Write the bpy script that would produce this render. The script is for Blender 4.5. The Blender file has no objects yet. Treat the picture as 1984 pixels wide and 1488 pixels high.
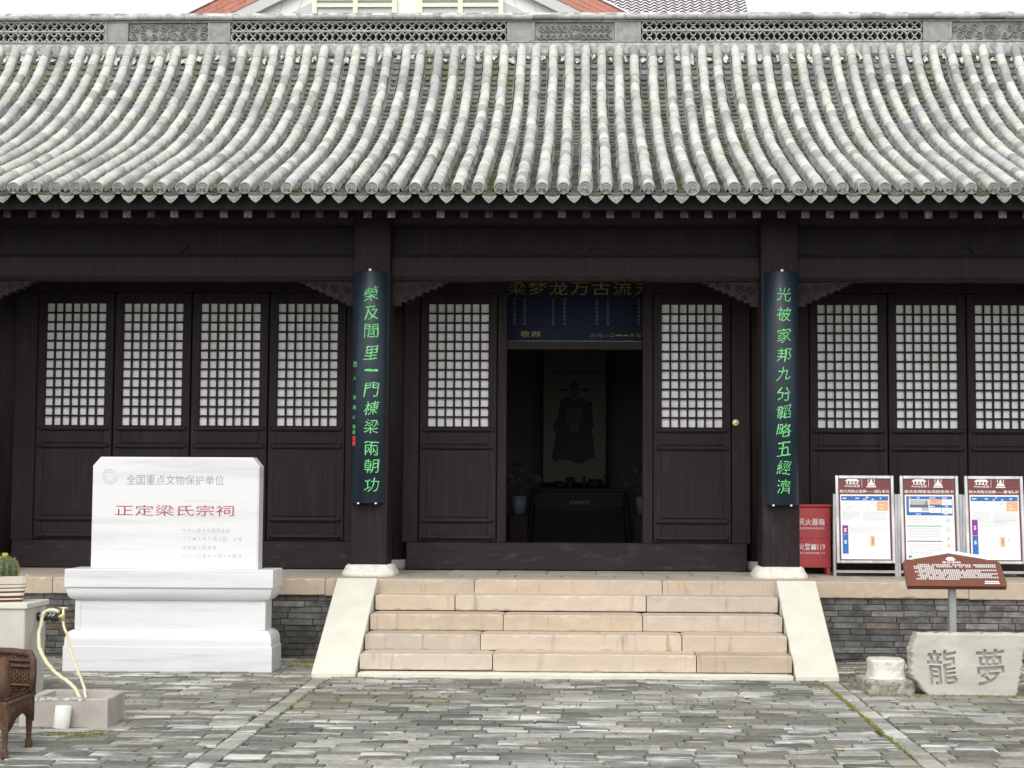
import bpy, bmesh, math, random
import numpy as np
from mathutils import Matrix, Vector
R = random.Random(7)
NR = np.random.RandomState(3)
scene = bpy.context.scene
col = scene.collection

# ------------------------------------------------------------------ camera, sky, sun, exposure
F, PW, PH = 3000.0, 1984.0, 1488.0
cam_data = bpy.data.cameras.new('camera')
cam_data.sensor_width = 36.0
cam_data.lens = F / PW * 36.0
cam_data.shift_x = -74.78 / PW
cam_data.shift_y = 0.48 / PW
cam_data.clip_start = 0.1
cam_data.clip_end = 1000.0
cam = bpy.data.objects.new('camera', cam_data)
col.objects.link(cam)
yaw, pitch, roll = 71.0 / F, 0.0653, 0.0048
fw = Vector((-math.sin(yaw) * math.cos(pitch), math.cos(yaw) * math.cos(pitch), math.sin(pitch)))
rt = Vector((math.cos(yaw), math.sin(yaw), 0.0))
up = rt.cross(fw)
r2 = math.cos(roll) * rt + math.sin(roll) * up
u2 = -math.sin(roll) * rt + math.cos(roll) * up
cm = Matrix.Identity(4)
for i in range(3):
    cm[i][0], cm[i][1], cm[i][2] = r2[i], u2[i], -fw[i]
cm[0][3], cm[1][3], cm[2][3] = 0.0, 0.0, 1.43
cam.matrix_world = cm
scene.camera = cam

SUN_EL, SUN_AZ = math.radians(50), math.radians(188)      # azimuth from +Y, clockwise
world = bpy.data.worlds.new('World')
scene.world = world
world.use_nodes = True
wn = world.node_tree
wn.nodes.clear()
sky = wn.nodes.new('ShaderNodeTexSky')
sky.sky_type = 'NISHITA'
sky.sun_disc = False
sky.sun_elevation = SUN_EL
sky.sun_rotation = SUN_AZ
sky.air_density = 1.0
sky.dust_density = 1.0
sky.ozone_density = 1.0
hs = wn.nodes.new('ShaderNodeHueSaturation')
hs.inputs['Saturation'].default_value = 0.06
bg = wn.nodes.new('ShaderNodeBackground')
bg.inputs['Strength'].default_value = 0.15
wo = wn.nodes.new('ShaderNodeOutputWorld')
wn.links.new(sky.outputs[0], hs.inputs['Color'])
wn.links.new(hs.outputs[0], bg.inputs['Color'])
wn.links.new(bg.outputs[0], wo.inputs['Surface'])

sd = bpy.data.lights.new('sun', 'SUN')
sd.energy = 1.1
sd.angle = math.radians(35)
sd.color = (1.0, 0.97, 0.92)
sun = bpy.data.objects.new('sun', sd)
col.objects.link(sun)
sdir = Vector((math.sin(SUN_AZ) * math.cos(SUN_EL), math.cos(SUN_AZ) * math.cos(SUN_EL), math.sin(SUN_EL)))
sun.rotation_euler = sdir.to_track_quat('Z', 'Y').to_euler()
sun.location = (0, 0, 20)
scene.view_settings.view_transform = 'Standard'
scene.view_settings.look = 'None'
scene.view_settings.exposure = 0.68
scene.view_settings.gamma = 1.0
scene.view_settings.use_curve_mapping = False

# ------------------------------------------------------------------ materials
MATS = {}

def mat(name, c1, c2=None, rough=0.7, scale=8.0, detail=6.0, lo=0.35, hi=0.65, stretch=(1, 1, 1), bump=0.0, bump_scale=None,
        bump_dist=0.01, metal=0.0, spec=0.5, src=None, stains=(), transl=0.0, rnd=None, rough2=None):
    """noise-mixed surface in world position. src: 'obj' multiplies by object colour, 'attr' by the Tone attribute.
    stains: (colour, scale, lo, hi, stretch, strength) further noise layers."""
    m = bpy.data.materials.new(name)
    m.use_nodes = True
    nt = m.node_tree
    nt.nodes.clear()
    N, L = nt.nodes.new, nt.links.new
    out = N('ShaderNodeOutputMaterial')
    bs = N('ShaderNodeBsdfPrincipled')
    L(bs.outputs[0], out.inputs['Surface'])
    bs.inputs['Roughness'].default_value = rough
    bs.inputs['Metallic'].default_value = metal
    bs.inputs['Specular IOR Level'].default_value = spec
    geo = N('ShaderNodeNewGeometry')

    own = geo.outputs['Position']
    if src == 'obj':                      # every piece takes its own stretch of the pattern
        oi0 = N('ShaderNodeObjectInfo')
        vm_ = N('ShaderNodeVectorMath')
        vm_.operation = 'MULTIPLY_ADD'
        L(oi0.outputs['Random'], vm_.inputs[0])
        vm_.inputs[1].default_value = (37.0, 53.0, 71.0)
        L(geo.outputs['Position'], vm_.inputs[2])
        own = vm_.outputs[0]

    def noise(sc, st, det=detail, seed=0.0):
        mp = N('ShaderNodeMapping')
        mp.inputs['Scale'].default_value = st
        mp.inputs['Location'].default_value = (seed, seed * 0.7, seed * 1.3)
        L(own if sc > 2.0 else geo.outputs['Position'], mp.inputs['Vector'])
        nz = N('ShaderNodeTexNoise')
        nz.inputs['Scale'].default_value = sc
        nz.inputs['Detail'].default_value = det
        nz.inputs['Roughness'].default_value = 0.62
        L(mp.outputs[0], nz.inputs['Vector'])
        return nz

    def ramp(o, a, b):
        mr = N('ShaderNodeMapRange')
        mr.inputs['From Min'].default_value = a
        mr.inputs['From Max'].default_value = b
        mr.clamp = True
        L(o, mr.inputs['Value'])
        return mr.outputs[0]

    def mix(fac, a, b, mode='MIX', k=1.0):
        mx = N('ShaderNodeMix')
        mx.data_type = 'RGBA'
        mx.blend_type = mode
        if isinstance(fac, float):
            mx.inputs['Factor'].default_value = fac
        else:
            if k != 1.0:
                mm = N('ShaderNodeMath')
                mm.operation = 'MULTIPLY'
                mm.inputs[1].default_value = k
                L(fac, mm.inputs[0])
                fac = mm.outputs[0]
            L(fac, mx.inputs['Factor'])
        for sock, v in (('A', a), ('B', b)):
            s = [i for i in mx.inputs if i.name == sock and i.type == 'RGBA'][0]
            if isinstance(v, tuple):
                s.default_value = (v[0], v[1], v[2], 1)
            else:
                L(v, s)
        return [o for o in mx.outputs if o.type == 'RGBA'][0]
    n1 = noise(scale, stretch)
    c = mix(ramp(n1.outputs['Fac'], lo, hi), c1, c2 if c2 else c1)
    if src == 'obj':
        oi = N('ShaderNodeObjectInfo')
        c = mix(1.0, c, oi.outputs['Color'], 'MULTIPLY')
    elif src == 'attr':
        at = N('ShaderNodeAttribute')
        at.attribute_name = 'Tone'
        c = mix(1.0, c, at.outputs['Color'], 'MULTIPLY')
    for i, (sc_col, sc, a, b, st, k) in enumerate(stains):
        nz = noise(sc, st, 5.0, 11.3 * (i + 1))
        c = mix(ramp(nz.outputs['Fac'], a, b), c, sc_col, 'MIX', k)
    L(c, bs.inputs['Base Color'])
    if rough2 is not None:
        rr = N('ShaderNodeMapRange')
        rr.inputs['To Min'].default_value = rough
        rr.inputs['To Max'].default_value = rough2
        L(n1.outputs['Fac'], rr.inputs['Value'])
        L(rr.outputs[0], bs.inputs['Roughness'])
    if bump:
        nb = noise(bump_scale or scale * 3, stretch, 8.0, 3.1)
        bp = N('ShaderNodeBump')
        bp.inputs['Strength'].default_value = bump
        bp.inputs['Distance'].default_value = bump_dist
        L(nb.outputs['Fac'], bp.inputs['Height'])
        L(bp.outputs[0], bs.inputs['Normal'])
    if transl:
        bs.inputs['Transmission Weight'].default_value = transl
    MATS[name] = m
    return m

WOOD = mat('dark painted wood', (.0150, .0095, .0108), (.0215, .0140, .0160), .52, 3.0, stretch=(6, 6, .6), bump=.25, bump_scale=30, bump_dist=.003, spec=.2,
           stains=[((.036, .029, .031), 14.0, .52, .72, (3, 3, .10), .55), ((.050, .043, .043), 4.0, .60, .78, (1, 1, .5), .45), ((.22, .21, .20), 60.0, .765, .785, (1, 1, 1), .45)], rough2=.7)
WOODSILL = mat('worn threshold wood', (.015, .0095, .011), (.023, .016, .017), .55, 4.0, stretch=(.6, 4, 6), bump=.4, bump_scale=20, bump_dist=.004, spec=.25,
               stains=[((.085, .075, .068), 7.0, .56, .76, (.6, 1, 1.6), .6), ((.25, .23, .21), 45.0, .73, .76, (.5, 1, 1), .5)])
RAFTER = mat('weathered rafter wood', (.30, .28, .28), (.09, .08, .085), .8, 30, lo=.35, hi=.6, bump=.5, bump_dist=.004, src='obj')
PAPER = mat('white window paper', (.82, .82, .84), (.74, .735, .72), .8, 9.0, stains=[((.52, .49, .38), 1.7, .54, .72, (1, 1, 1), .45), ((.60, .58, .52), 14.0, .60, .75, (1, 1, 1), .35)])
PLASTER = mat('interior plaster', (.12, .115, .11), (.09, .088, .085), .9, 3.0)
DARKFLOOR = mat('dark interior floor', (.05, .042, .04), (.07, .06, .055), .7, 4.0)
TILE_O = mat('barrel tile', (1, 1, 1), (.80, .80, .78), .85, 22, bump=.55, bump_scale=90, bump_dist=.004, src='obj',
             stains=[((.74, .73, .66), 9, .55, .72, (1, 1, 1), .6), ((.30, .30, .285), 14, .54, .74, (1, 1, 1), .65)])
TILE_A = mat('barrel tile far', (1, 1, 1), (.80, .80, .78), .85, 22, bump=.55, bump_scale=90, bump_dist=.004, src='attr',
             stains=[((.74, .73, .66), 9, .55, .72, (1, 1, 1), .6), ((.30, .30, .285), 14, .54, .74, (1, 1, 1), .65)])
PAN = mat('pan tile', (1, 1, 1), (.62, .62, .60), .9, 18, bump=.6, bump_scale=70, bump_dist=.004, src='attr',
          stains=[((.115, .135, .03), 2.2, .50, .66, (1.6, .5, .5), .75), ((.42, .42, .40), 30, .70, .80, (1, 1, 1), .7)])
DISC = mat('eave end tile', (.36, .36, .35), (.24, .24, .235), .88, 45, bump=.6, bump_scale=140, bump_dist=.003, src='obj')
RIDGE = mat('ridge tile', (.46, .455, .435), (.29, .29, .28), .88, 14, bump=.5, bump_scale=80, bump_dist=.004, src='obj',
            stains=[((.52, .52, .49), 12, .58, .72, (1, 1, 1), .7)])
RIDGECAP = mat('ridge coping', (.70, .69, .66), (.26, .26, .25), .9, 9, lo=.42, hi=.60, bump=.6, bump_scale=50, bump_dist=.006, src='obj')
CARVED = mat('carved grey brick', (.34, .34, .32), (.24, .24, .225), .9, 12, bump=.4, bump_scale=90, bump_dist=.003,
             stains=[((.40, .40, .37), 9, .60, .75, (1, 1, 1), .5)])
RIDGESHADE = mat('ridge core', (.030, .030, .031), (.05, .05, .05), .95, 10)  # near black: shade behind the pierced tiles is put into the colour
MORTAR = mat('lime mortar', (.56, .56, .55), (.28, .28, .28), .92, 16, lo=.38, hi=.62, bump=.7, bump_scale=50, bump_dist=.01)
DECK = mat('roof boards', (.02, .014, .015), (.03, .022, .022), .8, 4)
WARM = mat('warm step stone', (.53, .435, .335), (.47, .39, .305), .75, 5, stretch=(.6, 1, 1.8), bump=.35, bump_scale=40, bump_dist=.004, src='obj',
           stains=[((.50, .36, .21), 2.6, .56, .74, (.7, 1, 2.2), .55), ((.60, .53, .44), 6, .52, .72, (1, 1, 1), .45), ((.34, .27, .20), 38, .66, .74, (.6, 1, 1), .5),
                   ((.27, .20, .13), 5.5, .58, .70, (2.8, 1, .30), .6)])
FLOORST = mat('porch floor stone', (.44, .39, .335), (.35, .315, .28), .7, 4, bump=.3, bump_scale=30, bump_dist=.003, src='obj',
              stains=[((.24, .21, .19), 3, .55, .75, (1, 1, 1), .5)])
WHITEST = mat('pale cheek stone', (.68, .67, .575), (.62, .605, .52), .7, 5, bump=.3, bump_scale=30, bump_dist=.003,
              stains=[((.64, .60, .48), 3.0, .50, .68, (1, 1, 1), .5), ((.42, .39, .31), 20, .66, .76, (1, 1, 1), .6), ((.50, .47, .40), 7, .62, .74, (1, 1, 1), .4)])
BASEST = mat('weathered white stone', (.78, .75, .68), (.60, .57, .50), .8, 12, bump=.8, bump_scale=40, bump_dist=.012,
             stains=[((.30, .26, .20), 12, .62, .78, (1, 1, .6), .5)])
GREYST = mat('grey rough stone', (.30, .29, .25), (.20, .195, .165), .9, 14, bump=.8, bump_scale=30, bump_dist=.012)
MARBLE = mat('white marble', (.71, .71, .715), (.69, .69, .70), .42, 2.5, lo=.3, hi=.8, stretch=(.35, 1, 3), bump=.05, bump_scale=40,
             stains=[((.48, .485, .50), 1.6, .53, .66, (.30, 1, 4.5), .5), ((.44, .445, .455), 4.0, .60, .68, (.22, 1, 6), .5), ((.52, .50, .46), 9.0, .66, .76, (1, 1, .6), .35)])
BRICKW_O = mat('grey wall brick', (1, 1, 1), (.66, .65, .63), .92, 20, bump=.8, bump_scale=60, bump_dist=.006, src='obj',
               stains=[((.035, .03, .027), 6, .47, .66, (1, 1, 1.4), .8), ((.11, .075, .05), 3.1, .63, .74, (1, 1, 1), .6), ((.34, .34, .32), 11, .70, .80, (1, 1, 1), .5)])
JOINT = mat('dark joint', (.07, .066, .06), (.12, .115, .105), .95, 25, bump=.6)
PAVE_KW = dict(rough=.8, scale=26, bump=.55, bump_scale=70, bump_dist=.004,
               stains=[((.56, .555, .52), .9, .52, .66, (.6, 1, 1), .45), ((.70, .695, .665), 4.2, .545, .64, (.40, 1.6, 1), .8),
                       ((.115, .11, .10), 2.4, .58, .70, (.45, 1.2, 1), .6), ((.18, .175, .105), 1.1, .46, .66, (.8, 1, 1), .55)])
PAVE_O = mat('paving brick', (1, 1, 1), (.62, .62, .59), src='obj', **PAVE_KW)
PAVE_A = mat('paving brick rest', (1, 1, 1), (.62, .62, .59), src='attr', **PAVE_KW)
EARTH = mat('joint earth', (.085, .08, .068), (.13, .125, .09), .95, 6, bump=.4,
            stains=[((.07, .085, .02), 4, .5, .65, (1, 1, 1), .7)])
MOSS = mat('green moss', (.30, .33, .06), (.17, .19, .05), .95, 30)
PLAQUE = mat('blue black lacquer', (.007, .016, .027), (.011, .023, .037), .32, 5, stretch=(1, 1, .5), bump=.08, bump_scale=60,
             bump_dist=.002, rough2=.45, spec=.4)
GREEN = mat('green lettering', (.035, .45, .09), (.28, .66, .32), .45, 40)
SEALRED = mat('red seal', (.55, .06, .03), None, .5)
WHITEP = mat('white paint', (.80, .80, .79), None, .6)
BLUEB = mat('navy board', (.012, .019, .042), (.015, .023, .050), .6, 4, spec=.15)
GOLD = mat('gold lettering', (.30, .26, .05), (.21, .18, .04), .45, 20)
PALEBLUE = mat('pale lettering', (.16, .18, .24), None, .5)
BRASS = mat('brass', (.80, .68, .36), None, .35, metal=.6)
STEEL = mat('stainless steel', (.62, .62, .62), (.42, .42, .42), .28, 9, stretch=(1, 1, .4), metal=1.0, rough2=.42)
GREYSTEEL = mat('grey steel post', (.40, .40, .41), (.34, .34, .35), .45, 12, metal=.4)
MAROON = mat('maroon print', (.16, .035, .03), None, .45)
PRINTW = mat('white print sheet', (.78, .80, .80), None, .5)
PBLUE = mat('blue print', (.02, .13, .42), None, .5)
PPURPLE = mat('purple print', (.22, .03, .27), None, .5)
PORANGE = mat('orange print', (.85, .40, .20), None, .5)
PGREEN = mat('green print', (.25, .52, .33), None, .5)
PGREY = mat('grey print', (.42, .44, .45), None, .5)
PDARK = mat('dark print', (.12, .12, .14), None, .5)
PYEL = mat('yellow print', (.72, .66, .20), None, .5)
BROWN = mat('brown sign face', (.165, .055, .032), (.15, .048, .028), .4, 6)
REDBOX = mat('red enamel', (.48, .055, .06), (.42, .05, .055), .42, 4, stains=[((.60, .25, .24), 5, .60, .75, (1, 1, 1), .3)])
CONC = mat('stained concrete', (.58, .555, .49), (.45, .43, .38), .9, 3.5, stretch=(1, 1, .6), bump=.5, bump_scale=50, bump_dist=.004,
           stains=[((.20, .18, .15), 4, .60, .78, (1.5, 1.5, .5), .5), ((.60, .58, .52), 5, .58, .7, (1, 1, 1), .5)])
TROUGH = mat('trough concrete', (.50, .465, .42), (.38, .35, .315), .9, 6, bump=.5, bump_scale=60, bump_dist=.004,
             stains=[((.56, .54, .51), 6, .60, .72, (1, 1, 1), .6)])
POTW = mat('cream glaze', (.74, .69, .58), (.68, .62, .52), .4, 10)
POTR = mat('maroon glaze', (.09, .022, .025), None, .35)
CACT = mat('cactus skin', (.07, .115, .05), (.035, .07, .03), .7, 25)
SPINE = mat('cactus spine', (.52, .47, .22), (.36, .33, .12), .7, 40)
YELLOW = mat('yellow petal', (.85, .68, .10), (.9, .78, .25), .6, 30)
BLACKR = mat('black foam pipe', (.018, .018, .018), (.03, .03, .03), .6, 20, bump=.5, bump_dist=.006)
FILM = mat('cling film', (.55, .56, .60), (.30, .31, .34), .25, 20)
HOSE = mat('cream hose', (.74, .70, .50), (.64, .58, .36), .45, 9, stains=[((.38, .30, .20), 9, .60, .72, (1, 1, 1), .6)])
WICKER = mat('brown wicker', (.13, .062, .032), (.055, .026, .014), .6, 30, bump=.9, bump_scale=130, bump_dist=.008, stretch=(1, 1, .7),
             stains=[((.30, .22, .17), 14, .60, .74, (1, 1, 1), .5)])
CERAMIC = mat('white cup glaze', (.78, .78, .76), (.72, .72, .70), .35, 8, stains=[((.12, .11, .10), 26, .68, .72, (1, 1, .5), .7)])
SCROLL = mat('scroll paper', (.17, .16, .135), (.15, .14, .12), .9, 3)
ROBE = mat('painted robe', (.036, .037, .048), (.055, .055, .062), .9, 8)
FACE = mat('painted face', (.10, .085, .07), None, .9)
TABLEW = mat('dark lacquer table', (.014, .009, .008), (.02, .013, .011), .6, 5, spec=.2)
FLOWERM = mat('pale flowers', (.08, .06, .06), (.03, .035, .025), .9, 30)
PALEPOT = mat('pale planter', (.10, .125, .145), None, .6)
CARPET = mat('red carpet', (.09, .012, .014), None, .95)
HWHITE = mat('house wall tile', (.80, .80, .78), (.74, .74, .73), .5, 2)
HGREY = mat('house verge grey', (.55, .57, .55), None, .6)
HRED = mat('red facing tile', (.54, .22, .155), (.47, .18, .13), .6, 4, src='obj')
HFRAME = mat('cream window frame', (.78, .77, .60), None, .5)
HGLASS = mat('window glass', (.52, .56, .58), (.46, .50, .53), .3, 2)
HTILE = mat('pale roof tile', (.80, .79, .80), (.74, .72, .73), .6, 3)
HLIPSHADE = mat('painted roof tile shade', (.11, .09, .10), None, .8)  # dark colour on the tile lips stands in for shade between courses
LEAFY = mat('dry leaf', (.72, .68, .45), (.62, .55, .30), .6, 30, src='obj')
STONEC = mat('carved boulder', (.50, .485, .435), (.42, .405, .36), .85, 6, stretch=(.6, 1, 2.5), bump=.45, bump_scale=60, bump_dist=.005,
             stains=[((.30, .275, .225), 7, .56, .74, (1, 1, 1), .55), ((.62, .60, .55), 4, .56, .72, (1, 1, 1), .5), ((.24, .22, .18), 34, .66, .75, (1, 1, 1), .5)])

# ------------------------------------------------------------------ mesh helpers

class MB:
    def __init__(self):
        self.v, self.f, self.mi, self.tone, self.smooth = [], [], [], [], []
        self.cur_mi, self.cur_tone, self.cur_s = 0, (1, 1, 1), False

    def add(self, verts, faces):
        o = len(self.v)
        self.v.extend([tuple(p) for p in verts])
        for f in faces:
            self.f.append(tuple(i + o for i in f))
            self.mi.append(self.cur_mi)
            self.tone.append(self.cur_tone)
            self.smooth.append(self.cur_s)
        return self

    def box(self, x0, x1, y0, y1, z0, z1, c=0.0, jit=0.0):
        if c <= 0:
            v = [(x, y, z) for z in (z0, z1) for y in (y0, y1) for x in (x0, x1)]
            return self.add(v, [(0, 2, 3, 1), (4, 5, 7, 6), (0, 1, 5, 4), (2, 6, 7, 3), (0, 4, 6, 2), (1, 3, 7, 5)])
        xs, ys, zs = (x0, x1), (y0, y1), (z0, z1)
        v, idx = [], {}
        for i in range(2):
            for j in range(2):
                for k in range(2):
                    p = [xs[i], ys[j], zs[k]]
                    ins = [c if s == 0 else -c for s in (i, j, k)]
                    jj = [R.uniform(-jit, jit) for _ in range(3)] if jit else (0, 0, 0)
                    for a in range(3):
                        q = list(p)
                        for b in range(3):
                            if b != a:
                                q[b] += ins[b]
                        idx[(i, j, k, a)] = len(v)
                        v.append((q[0] + jj[0], q[1] + jj[1], q[2] + jj[2]))
        fs = []
        for a in range(3):
            b, d = (a + 1) % 3, (a + 2) % 3
            for s in range(2):
                ring = []
                for (p, q) in ((0, 0), (1, 0), (1, 1), (0, 1)):
                    t = [0, 0, 0]
                    t[a], t[b], t[d] = s, p, q
                    ring.append(idx[(t[0], t[1], t[2], a)])
                fs.append(tuple(ring if s else ring[::-1]))
            for p in range(2):
                for q in range(2):
                    t0, t1 = [0, 0, 0], [0, 0, 0]
                    t0[b], t0[d] = p, q
                    t1[b], t1[d] = p, q
                    t0[a], t1[a] = 0, 1
                    r = [idx[(*t0, b)], idx[(*t1, b)], idx[(*t1, d)], idx[(*t0, d)]]
                    fs.append(tuple(r if p == q else r[::-1]))
        for i in range(2):
            for j in range(2):
                for k in range(2):
                    r = [idx[(i, j, k, a)] for a in range(3)]
                    fs.append(tuple(r if (i + j + k) % 2 else r[::-1]))
        return self.add(v, fs)

    def rough(self, x0, x1, y0, y1, z0, z1, amp=.0022, chip=.10):
        """stone block whose front arrises are worn and chipped"""
        n = max(6, int((x1 - x0) / .045))
        vs = []
        for i in range(n + 1):
            e = .006 if i in (0, n) else 0
            x = x0 + (x1 - x0) * i / n + (0 if e else R.uniform(-.012, .012))
            ct = .005 + abs(R.gauss(0, amp)) + (R.uniform(.006, .020) if R.random() < chip else 0)
            cb = .004 + abs(R.gauss(0, amp)) + (R.uniform(.004, .012) if R.random() < chip else 0)
            f = R.gauss(0, .0012) + e
            dz = R.gauss(0, .0010)
            vs += [(x, y0 + f + cb * .5, z0), (x, y0 + f, z0 + cb), (x, y0 + f + R.gauss(0, .0009), (z0 + z1) / 2), (x, y0 + f, z1 - ct + dz),
                   (x, y0 + f + ct * .9, z1 + dz - e), (x, y1, z1 - e), (x, y1, z0)]
        m = 7
        fs = []
        for i in range(n):
            for k in range(m):
                k2 = (k + 1) % m
                fs.append((i * m + k, (i + 1) * m + k, (i + 1) * m + k2, i * m + k2))
        fs.append(tuple(range(m)))
        fs.append(tuple(n * m + k for k in range(m - 1, -1, -1)))
        return self.add(vs, fs)

    def prism(self, pts, y0, y1, axis='y'):
        """polygon pts (a, b) extruded; axis y: (x,z), axis x: (y,z), axis z: (x,y)"""
        n = len(pts)
        area = sum(pts[i][0] * pts[(i + 1) % n][1] - pts[(i + 1) % n][0] * pts[i][1] for i in range(n))
        if area < 0:
            pts = pts[::-1]
        if axis == 'y':
            A = [(a, y0, b) for a, b in pts]
            B = [(a, y1, b) for a, b in pts]
        elif axis == 'x':
            A = [(y1, a, b) for a, b in pts]
            B = [(y0, a, b) for a, b in pts]
        else:
            A = [(a, b, y1) for a, b in pts]
            B = [(a, b, y0) for a, b in pts]
        fs = [tuple(range(n)), tuple(range(2 * n - 1, n - 1, -1))]
        for i in range(n):
            j = (i + 1) % n
            fs.append((i, n + i, n + j, j))
        return self.add(A + B, fs)

    def tube(self, pts, r, n=8, cap=True, flat=1.0):
        pts = [Vector(p) for p in pts]
        rs = r if isinstance(r, (list, tuple)) else [r] * len(pts)
        vs, fs = [], []
        prev = None
        for i, p in enumerate(pts):
            t = (pts[min(i + 1, len(pts) - 1)] - pts[max(i - 1, 0)]).normalized()
            if prev is None:
                a = t.cross(Vector((0, 0, 1)))
                if a.length < 1e-3:
                    a = t.cross(Vector((0, 1, 0)))
            else:
                a = prev - t * prev.dot(t)
            a.normalize()
            prev = a
            b = t.cross(a)
            for k in range(n):
                an = 2 * math.pi * k / n
                vs.append(p + rs[i] * (math.cos(an) * a + flat * math.sin(an) * b))
        for i in range(len(pts) - 1):
            for k in range(n):
                k2 = (k + 1) % n
                fs.append((i * n + k, i * n + k2, (i + 1) * n + k2, (i + 1) * n + k))
        if cap:
            fs.append(tuple(range(n - 1, -1, -1)))
            m = (len(pts) - 1) * n
            fs.append(tuple(m + k for k in range(n)))
        return self.add(vs, fs)

    def lathe(self, prof, cx=0, cy=0, n=24, sx=1.0, sy=1.0, power=None, rot=0.0):
        """prof (r, z) bottom to top, closed at both ends; power gives a rounded-square section"""
        vs, fs = [], []
        for r, z in prof:
            for k in range(n):
                a = 2 * math.pi * k / n
                c, s = math.cos(a), math.sin(a)
                m = 1.0
                if power:
                    m = 1.0 / (abs(c) ** power + abs(s) ** power) ** (1.0 / power)
                x, y = r * m * c * sx, r * m * s * sy
                vs.append((cx + x * math.cos(rot) - y * math.sin(rot), cy + x * math.sin(rot) + y * math.cos(rot), z))
        for i in range(len(prof) - 1):
            for k in range(n):
                k2 = (k + 1) % n
                fs.append((i * n + k, i * n + k2, (i + 1) * n + k2, (i + 1) * n + k))
        fs.append(tuple(range(n - 1, -1, -1)))
        m = (len(prof) - 1) * n
        fs.append(tuple(m + k for k in range(n)))
        return self.add(vs, fs)

    def rectloft(self, x0, x1, y0, y1, prof):
        """prof: (inset, z) bottom to top"""
        vs, fs = [], []
        for d, z in prof:
            vs += [(x0 + d, y0 + d, z), (x1 - d, y0 + d, z), (x1 - d, y1 - d, z), (x0 + d, y1 - d, z)]
        for i in range(len(prof) - 1):
            for k in range(4):
                k2 = (k + 1) % 4
                fs.append((i * 4 + k, i * 4 + k2, i * 4 + 4 + k2, i * 4 + 4 + k))
        fs.append((3, 2, 1, 0))
        m = (len(prof) - 1) * 4
        fs.append((m, m + 1, m + 2, m + 3))
        return self.add(vs, fs)

    def mesh(self, name, mats, tone=False):
        me = bpy.data.meshes.new(name)
        me.from_pydata(self.v, [], self.f)
        if not isinstance(mats, (list, tuple)):
            mats = [mats]
        for m in mats:
            me.materials.append(m)
        me.polygons.foreach_set('material_index', self.mi)
        me.polygons.foreach_set('use_smooth', self.smooth)
        if tone:
            at = me.attributes.new('Tone', 'FLOAT_COLOR', 'FACE')
            at.data.foreach_set('color', np.array([(*t, 1.0) for t in self.tone], dtype=np.float32).ravel())
        me.update()
        return me

WM = {}

def link(o, parent=None, loc=None, rot=None):
    col.objects.link(o)
    m = Matrix.Identity(4)
    if loc is not None:
        o.location = loc
        m = Matrix.Translation(Vector(loc))
    if rot is not None:
        o.rotation_euler = rot
        from mathutils import Euler
        m = m @ Euler(rot).to_matrix().to_4x4()
    if parent is not None:
        o.parent = parent
    WM[o.name] = m
    return o

def thing(name, label, cat, loc=(0, 0, 0), rot=None, group=None):
    o = bpy.data.objects.new(name, None)
    o.empty_display_size = .2
    link(o, None, loc, rot)
    o['label'], o['category'] = label, cat
    if group:
        o['group'] = group
    return o

def part(name, mb, m, parent, world=True, label=None, kind=None, tone=False, color=None, mesh=None):
    """a mesh object below parent; world=True: its coordinates are world coordinates"""
    me = mesh if mesh is not None else mb.mesh(name, m, tone)
    o = bpy.data.objects.new(name, me)
    link(o, parent)
    if world and parent is not None:
        o.matrix_parent_inverse = world_of(parent).inverted()
    if label:
        o['label'] = label
    if kind:
        o['kind'] = kind
    if color:
        o.color = (*color, 1)
    return o

def world_of(o):
    m = WM[o.name].copy()
    if o.parent is not None:
        m = world_of(o.parent) @ o.matrix_parent_inverse @ m
    return m

def single(name, mb, m, label, cat, group=None, tone=False):
    o = bpy.data.objects.new(name, mb.mesh(name, m, tone))
    link(o)
    o['label'], o['category'] = label, cat
    if group:
        o['group'] = group
    return o

def place(name, me, parent, matrix, color=None):
    """copy of a shared mesh placed by a world matrix (parents here are at the origin or carry an inverse)"""
    o = bpy.data.objects.new(name, me)
    col.objects.link(o)
    if parent is not None:
        o.parent = parent
        o.matrix_parent_inverse = world_of(parent).inverted()
    o.matrix_basis = matrix
    WM[o.name] = matrix.copy()
    if color:
        o.color = (*color, 1)
    return o

# lettering -----------------------------------------------------------------
_tc = bpy.data.curves.new('lettering_source', 'FONT')
_to = bpy.data.objects.new('lettering_source', _tc)
col.objects.link(_to)

def glyphs(body, weight=0.0, res=2, fine=False):
    _tc.body = body
    _tc.offset = weight
    _tc.resolution_u = res
    dg = bpy.context.evaluated_depsgraph_get()
    dg.update()
    me = bpy.data.meshes.new_from_object(_to.evaluated_get(dg))
    if fine:
        bm = bmesh.new()
        bm.from_mesh(me)
        for k in range(-2, 24):
            bmesh.ops.bisect_plane(bm, geom=bm.verts[:] + bm.edges[:] + bm.faces[:], plane_co=(k * .09, 0, 0), plane_no=(1, 0, 0))
        bm.to_mesh(me)
        bm.free()
    v = np.array([p.co[:2] for p in me.vertices]) if len(me.vertices) else np.zeros((0, 2))
    f = [tuple(p.vertices) for p in me.polygons]
    bpy.data.meshes.remove(me)
    return v, f

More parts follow.
